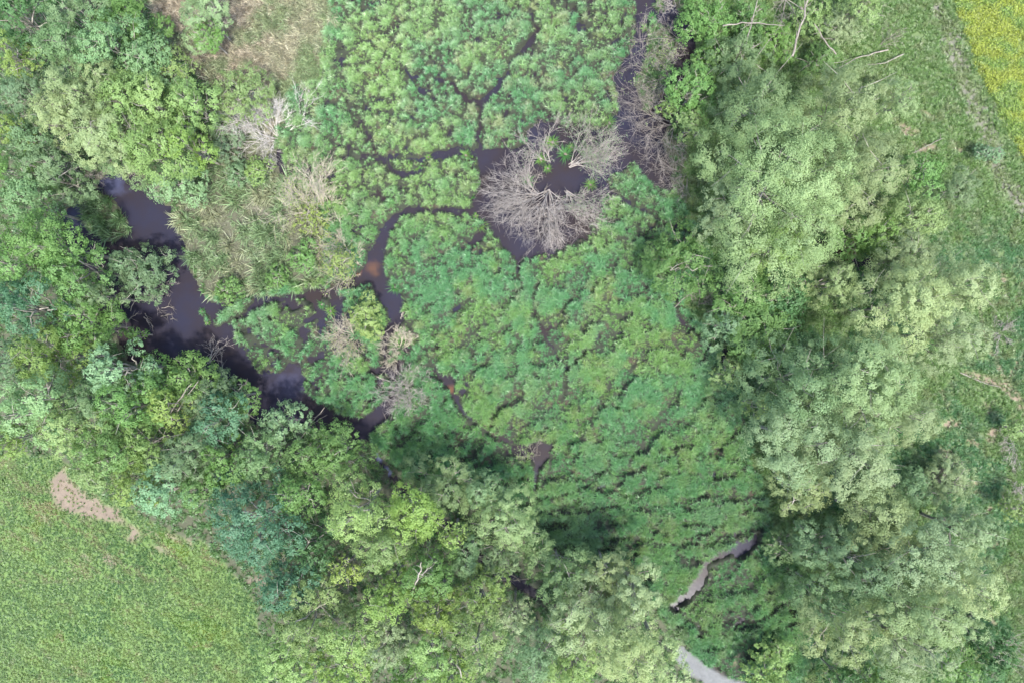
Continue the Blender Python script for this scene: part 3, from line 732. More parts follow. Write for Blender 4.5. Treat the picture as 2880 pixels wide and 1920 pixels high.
TREES = [
 # --- upper left
 (40, 30, 95, 9, 'dark', 'dark green tree in the extreme top left corner'),
 (165, 30, 85, 9, 'willow_dk', 'dull green tree on the top edge, second from the top left corner'),
 (275, 40, 80, 8, 'alder', 'mid green tree on the top edge left of the straw coloured reeds'),
 (340, 75, 45, 6, 'dark', 'small dark tree touching the left end of the dry reeds'),
 (15, 120, 52, 10, 'lime', 'lime yellow tree cut by the left edge near the top'),
 (60, 215, 70, 8, 'grey', 'grey green tree right of and below the lime yellow tree'),
 (150, 130, 80, 10, 'willow_dk', 'muted green tree in the upper left grove beside the lime yellow tree'),
 (250, 100, 85, 11, 'mint', 'pale mint tree at the top of the upper left grove'),
 (330, 140, 60, 9, 'mint', 'small mint tree at the right edge of the upper left grove'),
 (180, 205, 85, 11, 'willow', 'silvery green tree at the left of the upper left grove'),
 (270, 210, 70, 10, 'pale', 'yellow green tree in the middle of the upper left grove'),
 (400, 165, 65, 6, 'pale', 'thin yellowish willow leaning over the dry reeds', ),
 (350, 240, 80, 10, 'pale', 'pale tree with visible grey limbs in the upper left grove'),
 (135, 265, 75, 10, 'willow', 'silvery tree low on the left side of the upper left grove'),
 (430, 235, 68, 9, 'pale', 'yellowish open crowned tree right of the upper left grove'),
 (240, 300, 90, 10, 'willow', 'broad greyish cream tree at the foot of the upper left grove'),
 (345, 320, 88, 10, 'pale', 'large pale yellow green tree above the left pond'),
 (425, 330, 55, 9, 'lime', 'bright yellow green tree at the lower right of the upper left grove'),
 (465, 25, 62, 8, 'willow', 'rounded pale tree on the top edge between the two strips of dry reeds'),
 (468, 70, 36, 7, 'alder', 'small tree under the rounded pale tree at the top edge'),
 (552, 212, 64, 6, 'pale', 'rounded yellow green bush alone among the reeds'),
 (395, 425, 62, 5, 'mint', 'bright mint bush overhanging the top of the left pond'),
 (592, 392, 32, 3.5, 'pale', 'small pale bush in the reeds below the white bare shrub'),
 (70, 315, 62, 8, 'grey', 'greyish tree by the left edge below the grey green tree'),
 (20, 290, 45, 9, 'lime', 'narrow lime green tree cut by the left edge'),
 (110, 400, 72, 8, 'willow_dk', 'dull green tree left of the brown twigs above the pond'),
 (20, 400, 60, 9, 'alder', 'mid green tree on the left edge above the bright alders'),
 (150, 432, 34, 4, 'grey', 'small grey green bush at the left tip of the pond'),
 (270, 368, 50, 6, 'willow_dk', 'low grey green bush on the bank just above the pond'),
 (60, 470, 75, 9, 'mint', 'light green tree on the left edge level with the pond tip'),
 (520, 330, 40, 3, 'grey', 'grey green scrub in the reeds below the rounded yellow green bush'),
 (545, 400, 34, 2.5, 'grey', 'low grey green scrub right of the mint bush among reeds'),
 (500, 290, 30, 3, 'willow_dk', 'small dull scrub between the grove and the rounded yellow green bush'),
 (690, 590, 36, 2.5, 'alder', 'low green scrub at the lower right of the green reeds'),
 (640, 640, 30, 2, 'alder', 'low green scrub on the channel bank at the foot of the reeds'),
 (520, 665, 32, 2, 'alder', 'low green scrub at the lower left tip of the reeds'),
 # --- left side
 (95, 560, 90, 12, 'alder', 'tall bright green alder directly left of the dark pond water'),
 (165, 615, 70, 10, 'alder', 'bright green alder reaching out over the dark pond water'),
 (20, 590, 70, 12, 'alder', 'bright green alder on the left edge at mid height'),
 (215, 680, 52, 8, 'willow_dk', 'duller green tree below the alder overhanging the pond'),
 (50, 705, 82, 12, 'teal', 'blue green tree on the left edge at mid height'),
 (175, 745, 85, 9, 'alder', 'bright green alder beside the black water corner of the pond'),
 (250, 750, 34, 5, 'alder', 'small alder at the black corner of the pond'),
 (308, 768, 20, 4, 'alder', 'tiny sapling standing out over the black water'),
 (100, 820, 80, 11, 'lime', 'yellow green tree between two blue green trees on the left'),
 (15, 830, 55, 11, 'grey', 'greyish tree cut by the left edge above the mint tree'),
 (255, 850, 72, 11, 'mint', 'mint tree with large leaf clumps above the left meadow woods'),
 (345, 885, 66, 7, 'alder', 'vivid green alder touching the pond bank'),
 (420, 882, 66, 7, 'alder', 'vivid green alder right of another on the pond bank'),
 (70, 935, 100, 13, 'mint', 'large pale mint tree on the left edge above the meadow'),
 (150, 985, 80, 11, 'pale', 'pale tree bordering the top of the left meadow'),
 (20, 1010, 50, 11, 'lime', 'lime tree in the corner between left edge and meadow'),
 (200, 920, 70, 10, 'willow_dk', 'dull green tree behind the large pale mint tree'),
 (300, 930, 72, 10, 'alder', 'mid green tree in the middle of the lower left woods'),
 (480, 930, 70, 7, 'willow_dk', 'soft green tree beside the two pale leaning poles'),
 (540, 912, 42, 6, 'alder', 'small green tree on the bank left of the black water'),
 (385, 940, 52, 9, 'lime', 'small lime tree by the dark gap in the lower left woods'),
 (495, 965, 68, 9, 'teal', 'teal tree left of the bright mint bush'),
 (652, 975, 55, 6, 'mint', 'rounded bright mint bush standing over the black water'),
 (778, 1042, 66, 6, 'alder', 'green tree at the end of the left pond'),
 (705, 1050, 55, 8, 'alder', 'green tree just below the rounded mint bush'),
 (600, 1040, 62, 8, 'willow_dk', 'dull green tree below the black water bend'),
 (240, 1030, 75, 10, 'alder', 'green tree on the upper rim of the meadow'),
 (330, 1020, 68, 9, 'lime', 'yellowish tree right of the green tree on the meadow rim'),
 (425, 1050, 72, 9, 'willow_dk', 'muted green tree in the middle of the lower left woods'),
 (510, 1060, 60, 9, 'alder', 'green tree above the dark teal tree'),
 (222, 1085, 52, 8, 'pale', 'pale yellow green tree overhanging the bare soil patch'),
 (305, 1118, 52, 8, 'lime', 'yellow green tree right of the bare soil patch'),
 (372, 1130, 76, 9, 'mint', 'domed mint tree jutting into the meadow'),
 (450, 1130, 55, 8, 'alder', 'green tree squeezed between the mint and dark teal domes'),
 (580, 1205, 118, 12, 'teal', 'large dark teal dome shaped tree right of the meadow'),
 (680, 1135, 65, 9, 'alder', 'deep green tree above and right of the dark teal dome'),
 (655, 1345, 72, 9, 'teal', 'smaller teal tree below the dark teal dome'),
 (715, 1260, 60, 8, 'dark', 'dark green tree right of the dark teal dome'),
 # --- bottom middle
 (825, 1175, 88, 12, 'pale', 'pale lime tree at the top of the bottom woods'),
 (945, 1180, 80, 12, 'lime', 'lime tree right of the pale lime tree at the top of the bottom woods'),
 (870, 1270, 80, 12, 'pale', 'pale lime tree with grey limbs showing in the bottom woods'),
 (1040, 1232, 36, 8, 'yellow', 'small bright yellow tree between the lime and grey green trees'),
 (790, 1310, 50, 9, 'yellow', 'thin yellowish tree left of the grey limbed lime tree'),
 (985, 1320, 78, 11, 'alder', 'green tree with a bare forked branch poking out'),
 (890, 1370, 68, 11, 'lime', 'lime tree in the centre of the bottom woods'),
 (1000, 1410, 70, 11, 'lime', 'lime tree right of the centre of the bottom woods'),
 (1105, 1370, 70, 10, 'lime', 'bright green tree at the right rim of the bottom woods'),
 (705, 1430, 90, 11, 'pale', 'pale tree bordering the meadow near the bottom edge'),
 (650, 1520, 75, 10, 'pale', 'very pale tree at the bottom edge beside the meadow'),
 (800, 1470, 75, 11, 'pale', 'pale tree near the bottom edge, right of the meadow border tree'),
 (770, 1555, 70, 10, 'lime', 'lime tree cut by the bottom edge, right of the very pale tree'),
 (885, 1490, 62, 10, 'willow', 'silvery beige tree near the bottom edge'),
 (1000, 1500, 72, 11, 'pale', 'pale tree near the bottom edge in front of the dark gap'),
 (1100, 1470, 78, 12, 'pale', 'pale tree at the right end of the bottom woods'),
 (1035, 1560, 60, 10, 'lime', 'lime tree cut by the bottom edge below the dark gap'),
 (1185, 1415, 42, 8, 'willow', 'small ashen willow beside the bright green rim tree'),
 (930, 1570, 50, 8, 'alder', 'shaded green tree at the bottom edge inside the dark gap'),
 (1020, 1110, 78, 7, 'willow_dk', 'grey green willow at the left head of the wooded ditch'),
 (1110, 1130, 52, 7, 'willow_dk', 'small grey green willow right of the ditch head willow'),
 (1160, 1190, 80, 7.5, 'willow', 'ashen willow with ragged tips pointing into the sedge'),
 (1080, 1270, 60, 7, 'willow_dk', 'dull willow hanging over the wooded ditch'),
 (1150, 1270, 50, 7, 'willow_dk', 'dull willow just right of the one over the ditch'),
 (1285, 1310, 80, 8, 'willow_dk', 'grey green willow on the right side of the wooded ditch'),
 (1395, 1315, 72, 8, 'willow', 'silvery willow at the lower edge of the sedge bed'),
 (1460, 1370, 78, 11, 'willow', 'silvery willow nearest the small forked channel'),
 (1340, 1420, 92, 11, 'willow', 'broad silvery willow in the middle of the bottom willows'),
 (1240, 1500, 78, 9, 'willow_dk', 'duller willow at the left of the bottom willows'),
 (1440, 1480, 98, 12, 'willow', 'broad silvery willow on the bottom edge left of the grey path'),
 (1320, 1540, 80, 10, 'pale', 'pale willow cut by the bottom edge'),
 (1530, 1530, 62, 12, 'willow', 'silvery willow leaning over the start of the grey path'),
 (1785, 1500, 38, 2.6, 'pale', 'small round bush standing alone in the lower sedge'),
 (1760, 1562, 55, 5, 'pale', 'pale bush on the bottom edge below the small round bush'),
 # --- right upper
 (1592, 210, 62, 6, 'alder', 'yellow green bush left of the largest willow'),
 (1585, 285, 44, 5, 'pale', 'light green bush below the yellow green bush at the channel'),
 (1540, 245, 26, 3, 'pale', 'small bush leaning over the right hand channel'),
 (1630, 45, 66, 4, 'alder', 'green willow on the top edge right of the channel'),
 (1700, 135, 72, 5, 'willow_dk', 'grey green willow above the largest willow'),
 (1640, 140, 45, 3.5, 'alder', 'green shrub between channel and the grey green willow'),
 (1720, 40, 50, 3.2, 'alder', 'green shrub under the fallen pale trunks at the top edge'),
 (1790, 90, 50, 3.2, 'alder', 'green shrub at the crossing of the fallen pale trunks'),
 (1868, 30, 50, 3.8, 'pale', 'pale shrub on the top edge right of the crossing trunks'),
 (1940, 55, 50, 4, 'willow', 'pale willow shrub at the right tip of the fallen trunks'),
 (1890, 135, 40, 3.2, 'alder', 'green shrub above the right shoulder of the largest willow'),
 (1990, 10, 50, 6, 'pale', 'small pale shrub on the top edge near the bank'),
 (1800, 395, 205, 14, 'willow', 'largest silvery willow, broad crown dominating the upper right'),
 (1950, 250, 118, 12, 'willow', 'silvery willow behind the upper right shoulder of the largest one'),
 (1740, 230, 85, 11, 'willow_dk', 'shaded willow lobe at the top left of the largest willow'),  # shade on this side of the willow put into a darker leaf colour
 (1985, 400, 115, 12, 'willow', 'silvery willow joined to the right side of the largest one'),
 (1790, 565, 82, 10, 'pale', 'pale willow hanging below the largest one'),
 (2065, 230, 50, 6, 'willow', 'small silvery shrub on the bank upper right of the willows'),
 (2110, 410, 62, 6, 'alder', 'green shrub on the bank right of the largest willow group'),
 (2195, 440, 58, 6, 'willow_dk', 'feathery shrub nearest the track on the right bank'),
 (2110, 510, 72, 8, 'pale', 'yellowish feathery willow on the right bank'),
 (2030, 520, 62, 7, 'alder', 'green willow above the upright orange stems'),
 (1960, 545, 52, 6, 'alder', 'yellow green bush with upright orange stems over the small pool'),
 (1690, 480, 75, 9, 'willow', 'silvery willow at the lower left of the largest one'),
 # --- right middle
 (1580, 610, 82, 6, 'alder', 'green bush with twisted pale boughs at the right edge of the sedge'),
 (1520, 580, 36, 4, 'pale', 'small light bush at the tip of the twisted bough bush'),
 (1725, 680, 78, 6, 'alder', 'dull green alder thicket below the pale hanging willow'),
 (1800, 690, 72, 6, 'dark', 'dark green broadleaf thicket in the right middle'),
 (1760, 770, 78, 6, 'alder', 'dark green broadleaf bush above the big right willows'),
 (1670, 745, 52, 5, 'grey', 'greyish bush at the sedge edge right of the short channel'),
 (1680, 850, 38, 4, 'pale', 'light bush below the little dark pool at the sedge edge'),
 (1905, 650, 68, 8, 'willow', 'pale willow alone between the small pool and the dark thicket'),
 (1990, 660, 50, 6, 'dark', 'dark tree behind the pale willow by the small pool'),
 (2090, 590, 72, 8, 'willow', 'pale green willow on the right below the feathery willow'),
 (2210, 655, 92, 11, 'willow', 'cream green willow nearest the right edge at mid height'),
 (2080, 700, 115, 12, 'willow', 'broad cream green willow in the right middle'),
 (2170, 770, 88, 11, 'willow', 'cream green willow above the brown ditch on the right'),
 (1850, 880, 115, 12, 'willow_dk', 'darker willow bordering the sedge on the right'),
 (1990, 880, 125, 13, 'willow', 'broad silvery willow in the heart of the right hand row'),
 (1840, 1010, 112, 12, 'willow', 'silvery willow bulging over the sedge at lower right'),
 (1960, 1050, 120, 13, 'willow', 'silvery willow right of the one bulging over the sedge'),
 (2080, 960, 85, 11, 'willow', 'silvery willow at the right edge of the row near the bank grass'),
 (1740, 930, 36, 6, 'pale', 'small round willow lobe standing out at the sedge edge'),
 # --- right lower
 (1850, 1130, 70, 9, 'willow', 'silvery willow at the lower end of the right hand row'),
 (2030, 1200, 100, 11, 'willow', 'willow with a dark gap at its top left in the lower right group'),
 (1890, 1240, 70, 8, 'willow_dk', 'dull willow beside the end of the lower channel'),
 (1810, 1260, 42, 5, 'willow_dk', 'small dull bush at the end of the lower channel'),
 (1975, 1300, 92, 11, 'willow_dk', 'duller willow in the middle of the lower right group'),
 (2130, 1280, 110, 13, 'willow', 'broad pale willow of the lower right group'),
 (2215, 1330, 88, 12, 'willow', 'pale willow at the right rim of the lower right group'),
 (2240, 1230, 60, 10, 'willow', 'pale willow at the top right of the lower right group'),
 (1900, 1370, 70, 9, 'willow_dk', 'grey green willow left of the broad pale willow'),
 (2090, 1400, 100, 12, 'willow', 'pale willow below the broad pale willow'),
 (1955, 1450, 92, 11, 'willow', 'round pale willow nearest the bottom sedge'),
 (2110, 1490, 92, 12, 'willow', 'pale willow reaching the bottom edge at lower right'),
 (2200, 1430, 68, 10, 'willow', 'pale willow on the lower right rim of the group'),
 (2180, 1110, 62, 4, 'willow', 'soft pale shrub on the bank above the lower right group'),
 (2080, 1110, 62, 8, 'willow_dk', 'dull willow between the two right hand groups'),
 (2290, 1500, 62, 5, 'dark', 'dark shrub in the bottom right corner'),
 (2200, 1545, 55, 5, 'alder', 'green shrub on the bottom edge right of the pale willows'),
 (1930, 1555, 52, 5, 'dark', 'dark shrub on the bottom edge below the round pale willow'),
 (2010, 1568, 50, 5, 'alder', 'green shrub on the bottom edge between pale willows'),
 (2335, 985, 26, 3, 'pale', 'small pale shrub by the right edge beside the ditch'),
 (2345, 1170, 34, 4, 'pale', 'small light shrub on the right edge with bare branches'),
 (2262, 350, 22, 2, 'mint', 'pale little bush on the grey track'),
 (2290, 355, 16, 1.6, 'mint', 'tiny pale bush beside the track near the yellow field'),
 # --- in the marsh
 (838, 722, 46, 4, 'pale', 'yellow green shrub on the island beside the rusty water'),
 (655, 590+0, 1, 1, 'pale', ''),
 (775, 600, 40, 3.5, 'yellow', 'sparse yellowish shrub left of the rusty water'),
 (330, 625, 70, 5, 'grey', 'grey green bush standing in the left pond'),
 (280, 610, 44, 4.5, 'mint', 'light green bush adjoining the grey green one in the pond'),
 (712, 500, 40, 2.2, 'yellow', 'thin yellowish shrub with grey branches beside the reeds'),
]
ti = 0
for t in TREES:
    if not t[5]: continue
    px_, py_, r_, h_, sp_, lab = t[:6]
    small = h_ <= 6.5
    if h_ >= 9: r_ *= .86 if (740 < px_ < 1180 and py_ > 1130) else (.93 if px_ < 1500 else .97)
    dens = .40 if lab.startswith(('sparse', 'thin')) else (.75 if sp_ == 'yellow' else 1.0)
    make_tree(ti, px_, py_, r_, h_, sp_, lab, 'shrub' if small else ('willow_tree' if 'willow' in sp_ else 'tree'), 'shrub' if small else 'tree', dens)
    ti += 1

# ------------------------------------------------------------------ bare shrubs and fallen wood
def grow(tb, r, p, d, L, rad, lev, maxlev, up, kids):
    n = 4 if lev < maxlev else 3
    P = [p.copy()]; q = p.copy(); dd = d.copy()
    for s in range(n):
        dd = unit(dd + r.normal(0, .16, 3) + np.array([0, 0, up]) * .08)
        q = q + dd * L / n; q[2] = max(q[2], .03); P.append(q.copy())
    u = np.linspace(0, 1, n + 1)
    tb.add(P, rad * (1 - .6 * u))
    if lev >= maxlev: return
    P = np.array(P)
    for c in range(kids[lev]):
        t = r.uniform(.3, 1.0); base = np.array([np.interp(t, u, P[:, a]) for a in range(3)])
        nd = unit(dd + r.normal(0, .50, 3) * np.array([1, 1, .7]))
        grow(tb, r, base, nd, L * r.uniform(.45, .75), max(rad * (1 - .6 * t) * .6, .0095), lev + 1, maxlev, up, kids)
def bare(i, px, py, az, spread, L, nst, label, mat, lev=3, kids=(5, 5, 4), elev=(.15, .8), rad=.06, name='bare_shrub', cat='bare shrub', leaves=None, zlift=0.0):
    r = np.random.default_rng(5000 + i)
    root = bpy.data.objects.new(name, None); COL.objects.link(root)
    root.location = (wx(px), wy(py), zlift); root['label'] = label; root['category'] = cat
    tb = Tubes(3)
    for s in range(nst):
        a = math.radians(az) + math.radians(spread) * ((s + .5) / nst - .5) + r.normal(0, .08)
        e = r.uniform(*elev)
        d = unit(np.array([math.cos(a) * math.cos(e), math.sin(a) * math.cos(e), math.sin(e)]))
        grow(tb, r, np.array([r.normal(0, .1), r.normal(0, .1), .05]), d, L * r.uniform(.55, 1.25) * .52, rad, 0, lev, .3, kids)
    link('branches', tb.mesh('branches', mat), root)
    if leaves:
        spn, cnt = leaves; c1, c2, ll, lw, _, _ = SPEC[spn]
        V = np.concatenate(tb.V); P = V[r.integers(len(V) // 3, len(V), cnt)] + r.normal(0, .07, (cnt, 3))
        nrm = unit(r.normal(0, .5, (cnt, 3)) + np.array([0, 0, .8])); tv = unit(np.cross(nrm, r.normal(0, 1, (cnt, 3)))); bv = np.cross(nrm, tv)
        s = r.uniform(.5, .9, cnt)[:, None]
        VV = np.stack([P - tv * ll * .4 * s - bv * lw * .5 * s, P - tv * ll * .3 * s + bv * lw * .5 * s, P + tv * ll * .5 * s], 1).reshape(-1, 3)
        ct = r.uniform(0, 1, cnt)[:, None]; cc = np.array(c1) * (1 - ct) + np.array(c2) * ct
        link('leaves', np_mesh('leaves', VV, np.arange(len(VV)).reshape(-1, 3), (M_LEAF,), np.repeat(cc, 3, 0)), root)
    return root
BARE = [
 # px, py, azimuth (deg, 0 = right, 90 = up), spread, length m, stems, label, material, kids, elevation, leaves
 (1235, 448, 165, 95, 5.6, 9, 'grey bare fallen willow fanning left over the central pool', M_DEAD, (6, 5, 4), (.05, .5), None),
 (1262, 440, 252, 100, 6.2, 14, 'largest grey bare willow fanning down over the central pool', M_DEAD, (6, 5, 4), (.05, .5), None),
 (1300, 420+20, 305, 70, 5.0, 8, 'grey bare willow fanning to the lower right of the central pool', M_DEAD, (6, 5, 4), (.05, .5), ('grey', 500)),
 (1310, 350+30, 30, 85, 5.6, 10, 'grey bare willow with sparse silvery leaves at the right of the central pool', M_DEAD, (6, 5, 4), (.05, .5), ('grey', 2600)),
 (1262, 372, 125, 75, 4.6, 7, 'grey bare willow reaching up and left above the central pool', M_DEAD, (5, 4, 4), (.05, .5), ('grey', 300)),
 (1540, 175, 190, 110, 6.0, 7, 'brownish bare branches over the right channel beside the bushes', M_DEAD_BR, (4, 4, 3), (.05, .5), ('pale', 300)),
 (1550, 285, 195, 110, 6.6, 9, 'purple brown bare shrub leaning into the right channel', M_DEAD_BR, (5, 5, 4), (.1, .6), None),
 (1585, 395, 195, 110, 5.6, 7, 'dark bare twigs at the foot of the largest willow', M_DEAD_BR, (5, 4, 3), (.05, .6), None),
 (1555, 90, 200, 150, 5.0, 6, 'bare pale shrub beside the channel near the top edge', M_DEAD_BR, (5, 4, 3), (.1, .6), ('pale', 400)),
 (1555, 15, 170, 180, 4.0, 6, 'bleached bare twigs on the top edge by the channel', M_DEAD, (5, 4, 3), (.1, .7), None),
 (640, 322, 140, 170, 5.2, 18, 'chalky white bare shrub between the reeds and the sedge', M_CHALK, (5, 5, 4), (.2, .8), None),
 (748, 498, 118, 110, 5.8, 16, 'beige bare shrub fanning up beside the thin yellowish shrub', M_BEIGE, (5, 5, 4), (.2, .8), ('yellow', 900)),
 (785, 562, 150, 200, 3.2, 10, 'low beige bare twigs between reeds and sedge', M_BEIGE, (5, 4, 3), (.2, .8), ('yellow', 300)),
 (822, 615, 165, 170, 3.6, 13, 'dry beige shrub touching the rusty water', M_BEIGE, (5, 4, 3), (.2, .8), ('yellow', 500)),
 (820, 775, 195, 170, 3.6, 13, 'beige bare shrub left on the marsh island', M_BEIGE, (5, 5, 3), (.3, .9), ('yellow', 250)),
 (920, 798, 130, 240, 2.8, 12, 'beige bare shrub right on the marsh island', M_BEIGE, (5, 4, 3), (.3, .9), None),
 (910, 828, 200, 200, 1.8, 6, 'small beige bare shrub below the one on the marsh island', M_BEIGE, (5, 4, 3), (.3, .9), None),
 (932, 895, 90, 360, 3.3, 20, 'round grey bare shrub at the lower end of the marsh island', M_DEAD, (5, 5, 3), (.3, 1.1), None),
 (200, 400, 250, 200, 3.6, 9, 'brown bare twigs on the bank at the left tip of the pond', M_DEAD_BR, (5, 4, 3), (.2, .8), None),
 (340, 650, 330, 90, 3.0, 7, 'brown bare twigs under the bush standing in the pond', M_DEAD_BR, (5, 4, 3), (.1, .5), None),
 (2295, 765, 150, 300, 1.9, 9, 'blue grey bare shrub on the right bank', M_DEAD, (5, 4, 2), (.3, .9), None),
 (2110, 1095, 0, 70, 3.6, 8, 'fawn bare shrub lying on the right bank', M_LOG, (5, 4, 3), (.1, .5), None),
 (2345, 1100, 250, 60, 3.4, 5, 'pale bare branches on the right edge', M_DEAD, (4, 4, 3), (.1, .5), None),
 (2250, 1465, 345, 50, 4.4, 4, 'silver bare fallen branch in the bottom right corner', M_DEAD, (4, 4, 3), (.1, .4), None),
 (2340, 1020, 200, 90, 3.0, 5, 'pale bare branches hanging over the ditch on the right', M_DEAD, (4, 4, 3), (.1, .5), None),
 (1218, 1045, 110, 200, 2.0, 7, 'little bare shrub with a few leaves in the lower pool', M_LOG, (4, 4, 2), (.3, .9), ('pale', 350)),
 (1770, 40, 260, 130, 4.6, 6, 'pale fallen crown of bare stems near the top edge', M_LOG, (3, 3, 2), (.1, .4), None),
 (1905, 75, 20, 70, 4.2, 5, 'pale bare stems reaching right over the bank near the top', M_LOG, (3, 3, 2), (.1, .4), None),
 (2010, 110, 25, 40, 4.0, 5, 'pale dead stems lying on the grass of the right bank', M_LOG, (3, 3, 2), (.05, .3), None),
 (1600, 700, 60, 160, 2.8, 6, 'twisted pale bare boughs beside the short channel', M_LOG, (4, 3, 2), (.1, .7), None),
 (1950, 600, 100, 70, 3.6, 7, 'upright orange brown stems in the small pool', bark_mat('orange_stem', (.20, .15, .05), (.36, .24, .08)), (3, 3, 2), (.5, 1.1), None),
 (480, 830, 55, 30, 2.9, 4, 'white bare branch poking out over the left pond', M_DEAD, (3, 3, 2), (.1, .4), None),
]
for i, (a, b, az, spd, L, ns, lab, mt, kd, el, lv) in enumerate(BARE):
    bare(i, a, b, az, spd, L, ns, lab, mt, 3 if len(kd) == 3 else 2, kd, el, .040, leaves=lv, zlift=3.2 if 'fallen crown' in lab or 'reaching right over' in lab else 0.0)

LOGS = [   # polylines (px, py, z), radius, label
 ([(688,1010,.6),(712,975,1.6),(745,935,2.6)], .07, 'long pale dead pole leaning beside the mint bush', 'dead_pole'),
 ([(700,985,.9),(735,960,1.8),(752,952,2.0)], .035, 'thin side branch crossing the long pale pole', 'dead_branch'),
 ([(540,935,1.5),(575,955,1.2),(610,972,.8)], .06, 'pale trunk poking out left of the mint bush over black water', 'dead_pole'),
 ([(365,985,4),(400,935,5.5),(440,880,7)], .08, 'long grey pole leaning across the gap in the left woods', 'dead_pole'),
 ([(395,965,4),(425,915,5.5),(455,875,6.5)], .07, 'second grey pole beside the longer one in the left woods gap', 'dead_pole'),
 ([(508,870,.8),(510,810,.3)], .045, 'thin upright stick at the pond bank left of the black water', 'dead_branch'),
 ([(330,728,.12),(352,750,.12)], .07, 'short pale stick floating in the black corner of the pond', 'floating_stick'),
 ([(295,735,.15),(315,720,.15)], .05, 'curved stick at the edge of the black corner', 'floating_stick'),
 ([(300,715,.25),(310,690,.2),(340,692,.1),(356,682,.15)], .05, 'crooked white stick between pond bush and black corner', 'floating_stick'),
 ([(333,720,.1),(340,732,.1)], .05, 'stubby pale stick in the black corner', 'floating_stick'),
 ([(371,708,.06),(385,705,.08),(400,706,.06)], .05, 'flat driftwood piece in the open left pond', 'floating_stick'),
 ([(370,727,.05),(376,724,.05)], .05, 'small driftwood chip below the flat piece', 'floating_stick'),
 ([(380,725,.05),(387,722,.05)], .05, 'small driftwood chip right of another in the left pond', 'floating_stick'),
 ([(392,733,.05),(399,731,.05)], .045, 'lowest driftwood chip in the open left pond', 'floating_stick'),
 ([(870,772,.5),(905,748,.6)], .07, 'pale log across the marsh island', 'fallen_log'),
 ([(830,835,.4),(850,818,.4)], .09, 'tan log stub on the left of the marsh island', 'fallen_log'),
 ([(853,855,.3),(885,875,.25),(905,880,.2)], .08, 'bent pale trunk lying toward the round grey bare shrub', 'fallen_log'),
 ([(921,733,.2),(926,710,.3)], .07, 'reddish pale stick on the channel bank beside the sedge', 'fallen_log'),
 ([(860,998,.15),(885,965,.15),(905,950,.15),(950,940,.2)], .10, 'bleached beaver cut brushwood along the pond end', 'fallen_log'),
 ([(1218,450,.15),(1228,420,.3),(1240,400,.4)], .05, 'curved white branch inside the central pool', 'dead_branch'),
 ([(1215,345,.15),(1225,385,.3),(1228,390,.3)], .045, 'thin white branch standing in the top of the central pool', 'dead_branch'),
 ([(1248,450,.2),(1252,432,.4)], .04, 'short white snag in the middle of the central pool', 'dead_branch'),
 ([(1950,520,2.5),(1955,560,1.6),(1960,600,.2)], .06, 'orange brown stem rising left from the small pool', 'dead_branch'),
 ([(1055,1240,.5),(1100,1275,.5),(1130,1300,.5)], .12, 'brown fallen trunk along the wooded ditch', 'fallen_log'),
 ([(1125,1285,.6),(1165,1310,.6),(1195,1335,.6)], .11, 'brown fallen trunk further right along the wooded ditch', 'fallen_log'),
 ([(1150,1332,.7),(1215,1328,.7)], .09, 'brown trunk lying straight across the wooded ditch', 'fallen_log'),
 ([(950,1350,9.5),(965,1310,10.5),(968,1290,11)], .10, 'bare forked pale bough above the green tree of the bottom woods', 'dead_branch'),
 ([(968,1318,10.4),(990,1300,11)], .06, 'upper fork of the bare pale bough in the bottom woods', 'dead_branch'),
 ([(700,145,0),(700,145,0)], 0, '', ''),
 ([(1820,130,3.4),(1842,60,4.2),(1860,-20,4.4)], .14, 'thickest fallen pale trunk running to the top edge', 'fallen_log'),
 ([(1695,165,3.5),(1720,80,4.2),(1740,0,4.2)], .08, 'thin fallen pale trunk left of the thickest one at the top', 'fallen_log'),
 ([(1660,60,4.2),(1720,52,4.2),(1800,60,3.8)], .08, 'fallen pole lying level across the shrubs at the top', 'fallen_log'),
 ([(1920,125,3.2),(1895,95,3.6),(1870,55,4)], .09, 'fallen pale pole right of the thickest trunk at the top', 'fallen_log'),
 ([(2040,115,.7),(1980,130,.9),(1920,160,1.2)], .09, 'pale dead pole pointing right on the bank near the top', 'fallen_log'),
 ([(2075,125,.6),(2030,145,.8),(1990,150,.9)], .07, 'shorter pale dead pole below it on the bank near the top', 'fallen_log'),
 ([(2098,352,.5),(2140,330,.5),(2165,318,.4)], .06, 'pale stick on the bare spot of the right bank', 'fallen_log'),
 ([(2205,855,.25),(2262,880,.2),(2300,890,.2)], .08, 'grey log lying in the brown ditch on the right', 'fallen_log'),
 ([(1500,1500,9),(1470,1470,9)], .0, '', ''),
 ([(1536,725,.5),(1565,690,.8),(1600,668,1.2)], .06, 'pale bough arching over the short channel', 'dead_branch'),
]
